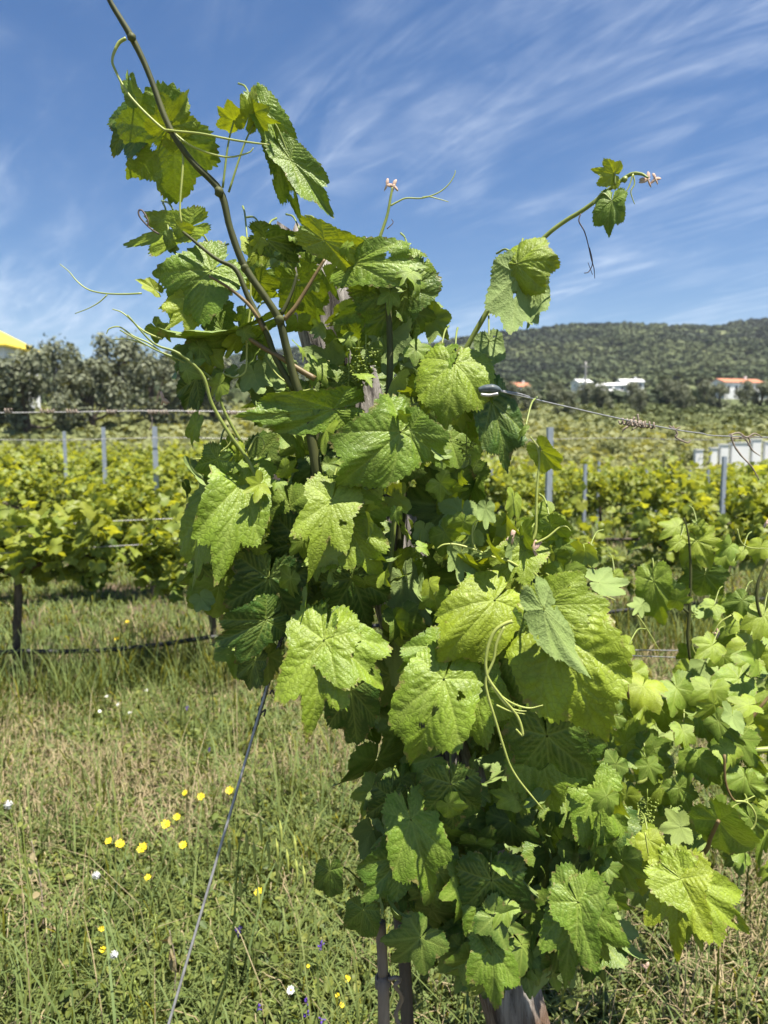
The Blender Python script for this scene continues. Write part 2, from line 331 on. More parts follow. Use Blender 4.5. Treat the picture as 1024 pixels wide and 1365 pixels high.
# ------------------------------------------------------------------ grape leaf
def seg_dist(X, Y, a, b):
    dx, dy = b[0] - a[0], b[1] - a[1]; l2 = dx * dx + dy * dy + 1e-9
    t = np.clip(((X - a[0]) * dx + (Y - a[1]) * dy) / l2, 0, 1)
    return np.hypot(X - a[0] - t * dx, Y - a[1] - t * dy), t
def leaf_geom(seed=0, nth=200, nr=24, w=1.0, lobe=.5, fold=.15, cup=.15, wave=.07, bend=.5, side=.2, quilt=1.0, hole=False):
    """unit leaf: junction at 0, tip along -Y, upper side +Z; returns V, Q, flat uv, vein"""
    g = np.random.default_rng(seed)
    lobe = min(1.15, lobe + .2); th = np.linspace(-math.radians(172), math.radians(172), nth)                # 0 = towards the tip
    ctrl_a = np.array([0, 24, 50, 78, 104, 135, 160, 180])
    ctrl_r = np.array([1.0, .86 - .34 * lobe, .92, .76 - .24 * lobe, .68, .50, .34, .22])
    def outl(sgn):
        jit = 1 + g.normal(size=8) * .05
        return lambda a: np.interp(a, ctrl_a + np.array([0, 1, 1, 1, 1, 1, 1, 0]) * sgn_j, ctrl_r * jit)
    sgn_j = g.normal() * 4
    fl, fr = outl(-1), outl(1)
    ad = np.degrees(np.abs(th)); R = np.where(th < 0, fl(ad), fr(ad))
    k = max(3, nth // 50); ker = np.hanning(k + 2)[1:-1]; ker /= ker.sum()
    R = np.convolve(np.pad(R, k, mode='edge'), ker, mode='same')[k:-k]
    # teeth, coarse with smaller ones between, pointing away from the petiole
    nt_ = 46 + int(g.integers(0, 10)); s = np.cumsum(R) / R.sum() * nt_
    s = s + .35 * np.interp(s, np.arange(nt_ + 2), g.normal(size=nt_ + 2))
    fr_ = s - np.floor(s); idx = np.floor(s).astype(int) % 50
    ampl = (.04 + .05 * g.random(50))[idx]
    tooth = ampl * (1 - np.abs(2 * fr_ - 1)) ** .9
    tt = np.linspace(.015, 1, nr) ** .85
    RR = tt[:, None] * R[None, :] + (tt[:, None] ** 7) * (tooth[None, :] - .03)
    X = RR * np.sin(th)[None, :] * w; Y = -RR * np.cos(th)[None, :]
    # veins
    prim = [(0, .97), (50, .88), (-50, .88), (104, .68), (-104, .68), (150, .42), (-150, .42)]
    d1 = np.full(X.shape, 9.0); d2 = np.full(X.shape, 9.0)
    for a, ln in prim:
        a = math.radians(a + g.normal() * 2); d_ = np.array([math.sin(a) * w, -math.cos(a)]); e = d_ * ln
        dd, t = seg_dist(X, Y, (0, 0), e); d1 = np.minimum(d1, dd + .012 * t)
        n2 = 6 if ln > .6 else 3
        for i in range(n2):
            for sg in (-1, 1):
                f = (i + .75 + .25 * sg + g.normal() * .13) / (n2 + 1.0)
                st = e * f; a2 = a + sg * math.radians(46 - 8 * f + g.normal() * 5); l2 = (.40 if ln > .6 else .22) * (1 - f * .75) * (1.0 if abs(a) < .2 or sg * a < 0 else .8)
                en = st + l2 * np.array([math.sin(a2) * w, -math.cos(a2)])
                dd, t = seg_dist(X, Y, st, en); d2 = np.minimum(d2, dd + .006 * t)
    res = 1.0 / nr
    vein = np.maximum(np.exp(-(d1 / max(.017, res * .5)) ** 2), .6 * np.exp(-(d2 / max(.010, res * .45)) ** 2))
    Z = quilt * (.024 * np.minimum(d1 / .12, 1) ** .7 + .018 * np.minimum(d2 / .07, 1) ** .8)
    bn = fbm(X * 5 + seed, Y * 5, seed, 3) - .5
    Z += quilt * .022 * bn
    r2 = X * X + Y * Y
    Z += fold * np.sqrt(X * X + .0025) - cup * r2
    ph = g.random(4) * 6.28; tg = np.broadcast_to(th[None, :], X.shape)
    Z += wave * r2 * (np.sin(3 * tg + ph[0]) + .7 * np.sin(5 * tg + ph[1]) + .4 * np.sin(9 * tg + ph[2]))
    edge = np.broadcast_to((tt ** 6)[:, None], X.shape).ravel()
    UVc = np.stack([X, Y], -1).reshape(-1, 2) + seed * .37
    # bend along the midrib, then across
    def bendy(A, Zc, b, pos_only=False):
        if abs(b) < 1e-3: return A, Zc
        rad = 1 / b; ang = A / rad
        return np.sin(ang) * (rad + Zc), (rad + Zc) * np.cos(ang) - rad
    A, Z = bendy(-Y, Z, bend); Y = -A
    X, Z = bendy(X, Z, side)
    V = np.stack([X, Y, Z], -1).reshape(-1, 3)
    i, j = np.meshgrid(np.arange(nr - 1), np.arange(nth - 1), indexing='ij')
    Q = np.stack([i * nth + j, i * nth + j + 1, (i + 1) * nth + j + 1, (i + 1) * nth + j], -1).reshape(-1, 4)
    # orientation check: want +Z up
    a_, b_, c_ = V[Q[0][0]], V[Q[0][1]], V[Q[0][2]]
    return V, Q, UVc, np.stack([vein.ravel(), edge])
def fix_orient(V, Q):
    m = Q[len(Q) // 2]; n = np.cross(V[m[1]] - V[m[0]], V[m[2]] - V[m[0]])
    return Q if n[2] > 0 else Q[:, ::-1]
def frame(T, C, pitch, roll, flip=False):
    """columns X, Y, Z of a leaf whose tip points along T in the picture plane and leans by pitch towards C"""
    T = Vector(T).normalized(); C = Vector(C); C = (C - T * C.dot(T)).normalized()
    p = math.radians(pitch); T2 = T * math.cos(p) + C * math.sin(p); Nn = C * math.cos(p) - T * math.sin(p)
    q = Matrix.Rotation(math.radians(roll), 3, T2); Nn = q @ Nn
    if flip: Nn = -Nn
    Yv = -T2; Xv = Yv.cross(Nn)
    return np.array([Xv, Yv, Nn]).T
LIB = {}
def templates(key, n, **kw):
    if key not in LIB:
        out = []
        for i in range(n):
            g = np.random.default_rng(100 + i)
            V, Q, uv, ve = leaf_geom(seed=300 + i, w=g.uniform(.68, .95), lobe=g.uniform(.35, 1.1), fold=g.uniform(-.1, .45), cup=g.uniform(0, .3),
                                     wave=g.uniform(.05, .12), bend=g.uniform(.1, 1.1), side=g.uniform(-.3, .8), **kw)
            out.append((V, fix_orient(V, Q), uv, ve))
        LIB[key] = out
    return LIB[key]
def batch(name, items, tpl):
    """items: (pos, 3x3 frame, size, tone) -> one mesh"""
    Vs, Qs, Us, Ve, To = [], [], [], [], []; n = 0
    for k, (p, Fm, s, tone) in enumerate(items):
        V, Q, uv, ve = tpl[k % len(tpl)]
        Vs.append((V * s) @ Fm.T + np.array(p)); Qs.append(Q + n); Us.append(uv + k * .13); Ve.append(ve); To.append(np.full(len(V), tone)); n += len(V)
    return mesh(name, np.concatenate(Vs), np.concatenate(Qs), uv=np.concatenate(Us), attrs={'vein': np.concatenate(Ve, 1)[0], 'edge': np.concatenate(Ve, 1)[1], 'tone': np.concatenate(To)})
def place_leaf(vine, b, t, d, pitch, roll, w=1.0, fold=.15, bend=.5, side=.2, lobe=.5, tone=.5, flip=False, seed=None, stem=None, cup=.15, quilt=1.0, wave=.07, res=(230, 26)):
    """b, t: where junction and tip stand; d: distance from the lens"""
    pb, pt = P(b[0], b[1], d), P(t[0], t[1], d)
    T = pt - pb; C = (CAM - pb).normalized()
    eff = .93 * (math.sin(abs(bend)) / abs(bend) if abs(bend) > .05 else 1)
    if 5 < pitch < 30: pitch += 4
    cp = max(.8, math.cos(math.radians(pitch)))
    Ln = T.length / cp / min(1, max(.8, eff)) * (.79 if b[1] > 480 else .74); w = w * .74
    bend = max(-.5, min(bend, .75)); side = min(side, .6)
    seed = seed if seed is not None else int(b[0] * 7 + b[1] * 3)
    V, Q, uv, ve = leaf_geom(seed=seed, nth=res[0], nr=res[1], w=w, lobe=lobe, fold=fold, cup=cup, wave=wave, bend=bend, side=side, quilt=quilt)
    Q = fix_orient(V, Q)
    Fm = frame(T, C, pitch, roll, flip)
    gh = np.random.default_rng(seed + 9)
    if seed % 5 < 2:                                         # insect holes and torn bits
        cen = (V[Q].mean(1))[:, :2]; keep = np.ones(len(Q), bool)
        for _ in range(int(gh.integers(1, 4))):
            a = gh.uniform(-2.2, 2.2); rr = gh.uniform(.25, .85); cx, cy = math.sin(a) * rr * w, -math.cos(a) * rr; rad = gh.uniform(.018, .045)
            dd = np.hypot(cen[:, 0] - cx, (cen[:, 1] - cy) * gh.uniform(.6, 1.5)); an = np.arctan2(cen[:, 1] - cy, cen[:, 0] - cx)
            keep &= dd > rad * (1 + .35 * np.sin(3 * an + a))
        Q = Q[keep]
    V = (V * Ln) @ Fm.T
    me = mesh('leaf', V, Q, uv=uv, attrs={'vein': ve[0], 'edge': ve[1], 'tone': np.full(len(V), tone)})
    o = link('leaf', me, M['leaf'], vine, loc=pb)
    # petiole
    if stem is None:
        back = -C * .07 + Vector((0, 0, .02)) - T.normalized() * .03
    else:
        back = P(*stem) - pb
    tb = TB(); mid = back * .5 + Vector((0, 0, .012))
    tb.tube([(0, 0, 0), tuple(mid), tuple(back)], [.0011, .0013, .0016], seg=6)
    po = link('petiole', tb.me('petiole'), M['stem'], None); po.parent = o
    return o
def pts(pl, d):
    """pixel polyline with depth (constant, pair, or third value per point) -> points"""
    n = len(pl); out = []
    for i, q in enumerate(pl):
        dd = q[2] if len(q) > 2 else (d if np.isscalar(d) else d[0] + (d[1] - d[0]) * i / (n - 1))
        out.append(tuple(P(q[0], q[1], dd)))
    return out
def sub(name, root, pl, d, rad, mat, seg=8, rough=0.0, seed=0, step=6):
    tb = TB(); tb.tube(pts(pl, d), rad, seg=seg, rough=rough, seed=seed, step=step); return link(name, tb.me(name), M[mat], root)
# ------------------------------------------------------------------ the old end post, its wires and clamp
def end_post():
    top, low = P(412, 350, 1.22), P(702, 1365, 1.22)
    dr = (low - top); k = (top.z) / (top.z - low.z); base = top + dr * k
    tb = TB(); n = 26; V = []; seg = 28; g = np.random.default_rng(3)
    ax = (base - top).normalized(); a = ax.cross(Vector((0, 1, 0))).normalized(); b = ax.cross(a)
    prof = g.normal(size=seg) * .10; crack = g.random(seg)
    for i in range(n):
        t = i / (n - 1); c = top.lerp(base - Vector((0, 0, .1)), t); r = .050 - .004 * t
        for j in range(seg):
            th = 2 * math.pi * j / seg; rr = r * (1 + prof[j] * .9 + .05 * math.sin(3 * th + 5 * t))
            up = ax * (-.035 * crack[j] - (.03 if 5 < j < 13 else 0)) if i == 0 else Vector()
            V.append(c + a * math.cos(th) * rr + b * math.sin(th) * rr + up)
    Q = [(i * seg + j, i * seg + (j + 1) % seg, (i + 1) * seg + (j + 1) % seg, (i + 1) * seg + j) for i in range(n - 1) for j in range(seg)]
    V.append(top + ax * .02); T = [(j, len(V) - 1, (j + 1) % seg) for j in range(seg)]
    V = np.array([v[:] for v in V]) - np.array(base)
    o = link('wooden_post', mesh('wooden_post', V, Q, T), M['oldwood'], loc=base)
    tag(o, 'weathered grey wooden end post, split at the top, leaning under the vine leaves', 'post')
    return top, base
ptop, pbase = end_post()
tb = TB()
r0 = P(512, 1365, 1.08)
tb.tube([tuple(P(507, 1228, 1.08)), tuple(P(511, 1305, 1.08)), tuple(r0), tuple(Vector((r0.x + .01, r0.y + .02, 0)))], [.0075, .0078, .0085, .010], seg=12, rough=.04)
for z in (.0,): 
    pn = P(512, 1312, 1.08)
o = link('cane_stake', tb.me('cane_stake'), M['stake']); tag(o, 'straight grey cane stake standing below the vine, left of the dark trunk', 'stake')
tb = TB()
for k in range(3):
    c = P(511, 1304 + 4.5 * k, 1.08); th = np.linspace(0, 2 * math.pi, 9)
    tb.tube([tuple(c + Vector((math.cos(a) * .0098, math.sin(a) * .0098, .002 * math.sin(a + k)))) for a in th], .0026, seg=6, step=3)
tb.tube(pts([(518, 1306, 1.07), (528, 1303, 1.07), (533, 1307, 1.07), (527, 1314, 1.07), (536, 1330, 1.09), (528, 1352, 1.1), (534, 1372, 1.1)], 1.07), .0032, seg=7, rough=.12)
o = link('twine_tie', tb.me('twine_tie'), M['stake']); tag(o, 'knotted tie round the cane stake, its tail hanging to the right', 'tie')

def wire(name, plist, d, rad, label, mat='wire', cat='wire', extra=None, knots=(), seg=6, group=None):
    tb = TB(); q = pts(plist, d); tb.tube(q, rad, seg=seg, step=8)
    me = tb.me(name); o = link(name, me, M[mat]); tag(o, label, cat, group); return o, q
wt, _ = wire('trellis_wire', [(560, 500, 1.19), (630, 514, 1.08), (664, 521, 1.0), (750, 541, 1.14), (845, 562, 1.30), (930, 577, 1.45), (1024, 583, 1.6), (1400, 590, 2.4)], 1, .0013, 'upper steel trellis wire running right from the grey clamp, old tendrils wound on it')
tb = TB()
tb.tube(pts([(664, 520), (690, 524.5), (706, 529)], (.998, 1.06)), .0012, seg=5)
o = link('wire_end', tb.me('wire_end'), M['wire'], wt)
for (cx, cy, dd) in ((838, 561, 1.29), (862, 564, 1.32), (848, 563, 1.305)):
    tb = TB(); g = np.random.default_rng(int(cx))
    q = [P(cx - 12 + 24 * t, cy + 4 * t + 4 * math.sin(t * 26), dd) + (P(0, 0, 1) - P(0, 0, 1)) + Vector((0, .004 * math.cos(t * 26), 0)) for t in np.linspace(0, 1, 22)]
    tb.tube([tuple(a) for a in q], .0016, seg=6, rough=.15); link('old_tendril', tb.me('old_tendril'), M['stake'], wt)
for pl, dd in (([(846, 556), (840, 566), (832, 572), (830, 576)], 1.30), ([(850, 552), (852, 562), (858, 570)], 1.305), ([(836, 562), (850, 566), (842, 574)], 1.305),
           ([(897, 568), (903, 578), (901, 583), (916, 590), (921, 587)], 1.40), ([(975, 578), (978, 592), (988, 607), (1002, 622), (1012, 640)], 1.53),
           ([(988, 580), (996, 588), (1003, 600), (1014, 608)], 1.55), ([(998, 582), (1000, 590), (996, 594)], 1.55),
           ([(972, 580), (985, 577), (995, 583), (1006, 578), (1016, 583)], 1.55), ([(974, 584), (990, 584), (1010, 581)], 1.55), ([(892, 568), (900, 572), (908, 569)], 1.40)):
    sub('old_tendril', wt, pl, dd, [.0018] * (len(pl) - 1) + [.0008], 'stake', seg=6, rough=.15)
# clamp (drop-shaped grey tensioner)
c = P(652, 521, 1.19); tb = TB()
tb.tube([tuple(P(638, 520, .975)), tuple(P(646, 518.5, .975)), tuple(P(656, 518, .975)), tuple(P(664, 520, .975)), tuple(P(668, 522, .975))], [.0045, .0075, .0085, .0065, .002], seg=14, flat=.7)
ck = link('wire_clamp', tb.me('wire_clamp'), M['plastic']); tag(ck, 'dark grey drop-shaped wire clamp where the upper wire meets the vine', 'clamp')
tb = TB(); tb.tube(pts([(641, 526), (652, 527), (664, 525)], .967), .0022, seg=8); link('clamp_edge', tb.me('clamp_edge'), M['wire'], ck)
for k, (y1, y2, yy) in enumerate(((866, 868, 877), (873, 878, 889))):
    wire('trellis_wire', [(560, y1 - 4, 1.25), (800, y1, 1.55), (980, y2, 1.95), (1300, y2 + 4, 2.6)], 1, .0013,
         ('upper' if k == 0 else 'lower') + ' wire of the close pair crossing behind the right-hand vine', group='pair of low trellis wires')
# guy wire from the post to its anchor at lower left
g0 = P(384, 820, 1.17); g1 = P(225, 1365, 1.02); dr = g1 - g0; gb = g0 + dr * (g0.z / (g0.z - g1.z))
tb = TB(); tb.tube([tuple(g0), tuple(g0.lerp(gb, .5)), tuple(gb)], .0021, seg=8)
gw = link('guy_wire', tb.me('guy_wire'), M['wire']); tag(gw, 'taut steel guy wire slanting from the vine down to the grass at lower left', 'wire')
tb = TB()
q = []
for t in np.linspace(0, 1, 60):
    c = g0.lerp(P(338, 978, 1.125), t); q.append(tuple(c + Vector((math.cos(t * 75) * .0026, math.sin(t * 75) * .0026, 0))))
tb.tube(q, .0016, seg=5, step=2); tb.tube([tuple(g0), tuple(P(339, 975, 1.126))], .003, seg=8, rough=.1)
tb.tube(pts([(360, 925), (363, 920), (366, 926)], 1.12), .0014, seg=5); tb.tube(pts([(349, 950), (354, 946), (352, 955)], 1.12), .0014, seg=5)
link('twisted_end', tb.me('twisted_end'), M['rust'], gw)

# ------------------------------------------------------------------ the vine in front
vb = P(560, 1365, 1.2); vb.z = 0
vine = empty('grapevine', vb, 'tall leafy grapevine in front, its long shoots rising against the sky', 'grapevine')
tb = TB()
tr = [(vb.x, vb.y, -.05), (vb.x - .01, vb.y + .01, .3), tuple(P(540, 1290, 1.22)), tuple(P(530, 1180, 1.24)), tuple(P(560, 1050, 1.25)), tuple(P(530, 900, 1.24)), tuple(P(500, 760, 1.22)), tuple(P(440, 640, 1.18)), tuple(P(410, 560, 1.13))]
tb.tube(tr, [.016, .013, .010, .010,   .013, .012, .011, .010, .007], seg=14, rough=.08, seed=2)
link('trunk', tb.me('trunk'), M['bark'], vine)
SH = [  # canes and shoots: polyline, distance, radii, material
 ([(138, -25), (146, 0), (174, 47), (197, 94), (225, 168), (256, 215), (293, 254), (307, 305), (326, 355), (353, 395), (372, 426), (382, 464), (392, 502), (410, 560), (425, 640)], (.90, 1.0), [.0029, .0031, .0041, .0036, .0038, .0038, .0047, .0042, .0047, .0046, .0052, .0053, .0058, .006, .007], 'cane'),
 ([(244, 309), (287, 344), (314, 359), (331, 396), (355, 443), (368, 478), (392, 520)], (.97, .99), [.0018, .0024, .0032, .0038, .0040, .0042, .0045], 'cane'),
 ([(279, 368), (307, 385), (334, 409), (352, 440)], (.97, .98), [.0016, .0020, .0026, .003], 'redstem'),
 ([(329, 449), (350, 463), (375, 477), (395, 490), (420, 505)], .985, [.0028, .0032, .0036, .0036, .004], 'redstem'),
 ([(170, 420), (204, 457), (238, 471), (269, 498), (283, 539), (307, 580), (331, 614), (352, 660)], (.94, 1.0), [.0010, .0013, .0019, .0022, .0023, .0024, .0027, .003], 'stem'),
 ([(160, 440), (207, 466), (242, 481), (282, 505), (300, 550), (322, 590)], (.96, 1.0), [.0008, .0011, .0014, .0017, .002, .0022], 'stem'),
 ([(433, 346), (421, 365), (409, 385), (393, 410), (379, 426)], (.97, .97), [.0018, .0022, .0024, .0028, .0032], 'redstem'),
 ([(396, 365), (389, 390), (375, 420)], .975, [.0018, .0022, .0028], 'cane'),
 ([(515, 380), (519, 430), (520, 490), (517, 540), (510, 600)], 1.04, [.0038, .0044, .0048, .0048, .005], 'cane'),
 ([(497, 350), (506, 318), (516, 288), (521, 262), (523, 250)], 1.08, [.0026, .0024, .0021, .0019, .0013], 'stem'),
 ([(600, 510), (622, 464), (642, 428), (664, 391), (688, 358), (710, 332), (734, 309), (756, 293), (776, 281), (795, 267), (809, 255), (826, 242), (842, 232), (855, 232), (864, 237)], (1.08, .98), [.0040, .0040, .0038, .0036, .0034, .0032, .0031, .0030, .0030, .0029, .0028, .0027, .0025, .0020, .0012], 'stem'),
 ([(697, 715), (695, 728), (693, 767), (688, 800), (683, 826), (690, 870), (660, 950)], (1.0, 1.12), [.0018, .0030, .0038, .004, .004, .004, .004], 'stem'),
 ([(708, 724), (714, 709), (715, 680), (716, 650), (719, 615), (716, 596), (707, 582)], 1.0, [.0022, .0020, .0018, .0017, .0015, .0012, .0008], 'tendril'),
 ([(785, 723), (789, 742), (793, 758), (801, 797), (816, 832), (831, 867), (834, 890), (838, 930)], (1.15, 1.22), [.0018, .0022, .0026, .0028, .0028, .0026, .0024, .002], 'redstem'),
 ([(780, 1175), (831, 1171), (854, 1166), (894, 1155), (937, 1138), (948, 1115), (958, 1094)], (1.12, 1.0), [.003, .0034, .0036, .0038, .0034, .0028, .0024], 'redstem'),
 ([(425, 560), (420, 640), (450, 760), (470, 900)], 1.14, [.006, .007, .007, .007], 'cane'),
 ([(560, 560), (540, 660), (530, 760), (520, 860)], 1.17, [.005, .006, .006, .006], 'cane'),
 ([(530, 640), (525, 700), (515, 800)], 1.1, [.003, .004, .004], 'stem'),
]
for k, (pl, d, r, m) in enumerate(SH): sub('shoot', vine, pl, d, r, m, seg=10, rough=.02, seed=k)
# nodes on the long cane
for (x, y, d, s) in ((176, 50, .907, .0050), (292, 256, .937, .0060), (226, 172, .93, .0045), (373, 427, .97, .0068), (326, 357, .957, .0054), (833, 239, .985, .0042), (712, 331, 1.02, .0045)):
    c = P(x, y, d); tb = TB(); V, T = ICO2; g = np.random.default_rng(x)
    tb.poly(V * s * (1 + .08 * g.normal(size=(len(V), 1))) * [1, 1, 1.1], T=T); link('node', tb.me('node'), M['cane'] if x < 500 else M['stem'], vine, loc=c)
TD = [
 ([(168, 51), (158, 58), (150, 78), (154, 94), (174, 129), (213, 168), (228, 174), (267, 178), (314, 187), (359, 193)], .925, [.0022, .0022, .0016, .0016, .0015, .0015, .0016, .0014, .0013, .0010], 'tendril'),
 ([(228, 174), (256, 195), (299, 209), (330, 204), (338, 197)], .93, [.0015, .0013, .0012, .0009, .0006], 'tendril'),
 ([(236, 180), (242, 195), (244, 219), (240, 273), (242, 297)], .935, [.0014, .0014, .0014, .0012, .001], 'tendril'),
 ([(197, 301), (197, 293), (190, 281), (185, 281), (187, 290), (200, 304), (212, 312)], .95, .0011, 'dry_tendril'),
 ([(80, 352), (92, 362), (103, 375), (118, 386), (139, 391), (165, 392), (189, 391)], .97, [.0005, .0006, .0008, .0009, .001, .0011, .0012], 'tendril'),
 ([(100, 418), (118, 411), (132, 403), (143, 393)], .97, [.0005, .0006, .0008, .0009], 'tendril'),
 ([(142, 445), (146, 438), (160, 436), (178, 448), (200, 458), (215, 470)], .99, [.0006, .0008, .001, .001, .0012, .0013], 'tendril'),
 ([(150, 412), (165, 418), (190, 440), (215, 452)], .98, [.0006, .0009, .0011, .0013], 'tendril'),
 ([(150, 453), (170, 452), (200, 462), (232, 480), (250, 500)], 1.0, [.0005, .0008, .001, .0012, .0012], 'tendril'),
 ([(296, 497), (305, 501), (314, 503), (327, 495), (329, 470), (329, 447), (332, 425), (334, 402), (334, 361)], 1.0, .0013, 'tendril'),
 ([(252, 612), (275, 611), (293, 603), (306, 592), (309, 580)], 1.0, [.0006, .0010, .0012, .0012, .0014], 'tendril'),
 ([(330, 604), (342, 582), (352, 590), (350, 600)], 1.01, [.0014, .0011, .0009, .0006], 'tendril'),
 ([(521, 274), (530, 269), (542, 264), (563, 264), (584, 257), (598, 246), (606, 233), (607, 227)], 1.08, [.0014, .0012, .0011, .001, .0009, .0008, .0007, .0005], 'tendril'),
 ([(563, 263), (572, 262), (588, 266), (598, 269)], 1.08, [.001, .0009, .0007, .0005], 'tendril'),
 ([(516, 305), (524, 297), (522, 292)], 1.08, [.0008, .0006, .0004], 'dry_tendril'),
 ([(844, 232), (846, 245), (841, 256), (846, 272)], .985, [.001, .0009, .0008, .0005], 'tendril'),
 ([(844, 232), (838, 250), (828, 264)], .985, [.001, .0009, .0005], 'tendril'),
 ([(774, 285), (772, 295), (779, 308), (784, 325), (788, 344), (792, 358), (793, 371)], 1.0, [.0008, .0009, .0008, .0007, .0006, .0006, .0004], 'dry_tendril'),
 ([(786, 330), (790, 350), (785, 362), (779, 364)], 1.0, .0006, 'dry_tendril'),
 ([(784, 350), (790, 366)], 1.0, .0004, 'dry_tendril'),
 ([(583, 731), (592, 726), (609, 726), (634, 733), (656, 742), (678, 748), (691, 755)], .99, [.0008, .0012, .0014, .0015, .0016, .0016, .0018], 'tendril'),
 ([(634, 733), (630, 718), (631, 700), (640, 690)], .99, [.0014, .0012, .001, .0006], 'tendril'),
 ([(714, 724), (730, 716), (746, 703), (755, 702), (761, 708)], .99, [.0016, .0014, .0012, .001, .0008], 'tendril'),
 ([(683, 828), (672, 832), (660, 841), (652, 858), (648, 877), (648, 892), (652, 906), (668, 928), (690, 955), (697, 980), (688, 972)], .885, [.0024, .0023, .0022, .002, .0019, .0018, .0018, .0017, .0016, .0015, .001], 'tendril'),
 ([(672, 835), (662, 858), (658, 880), (648, 905), (650, 925), (660, 958), (671, 994), (680, 1020), (692, 1040), (708, 1060), (724, 1079)], .885, [.002, .0018, .0016, .0016, .0016, .0015, .0014, .0012, .0011, .001, .0006], 'tendril'),
 ([(652, 908), (665, 925), (684, 938), (705, 944), (724, 940)], .885, [.0015, .0014, .0012, .001, .0005], 'tendril'),
 ([(656, 915), (675, 940), (690, 947), (702, 948)], .885, [.0014, .0012, .001, .0005], 'tendril'),
 ([(662, 940), (680, 948), (700, 952)], .885, [.0012, .001, .0005], 'tendril'),
 ([(820, 800), (800, 790), (788, 770)], 1.18, [.001, .001, .0006], 'tendril'),
 ([(1006, 1061), (992, 1068), (979, 1074), (971, 1086), (973, 1093)], 1.15, [.0008, .0011, .0013, .0014, .001], 'tendril'),
 ([(980, 1068), (996, 1070), (1007, 1085), (1006, 1100), (998, 1108), (987, 1106), (976, 1100)], 1.15, [.0016, .0016, .0015, .0014, .0013, .0012, .001], 'tendril'),
 ([(966, 1006), (967, 1040), (975, 1062), (984, 1070)], 1.16, [.0022, .002, .0018, .0016], 'redstem'),
 ([(432, 545), (420, 520), (400, 520), (370, 500), (350, 470)], 1.05, .0012, 'tendril'),
 ([(860, 1110), (863, 1130), (866, 1145)], 1.05, .001, 'tendril'),
]
for k, (pl, d, r, m) in enumerate(TD): sub('tendril', vine, pl, d, r, m, seg=7)
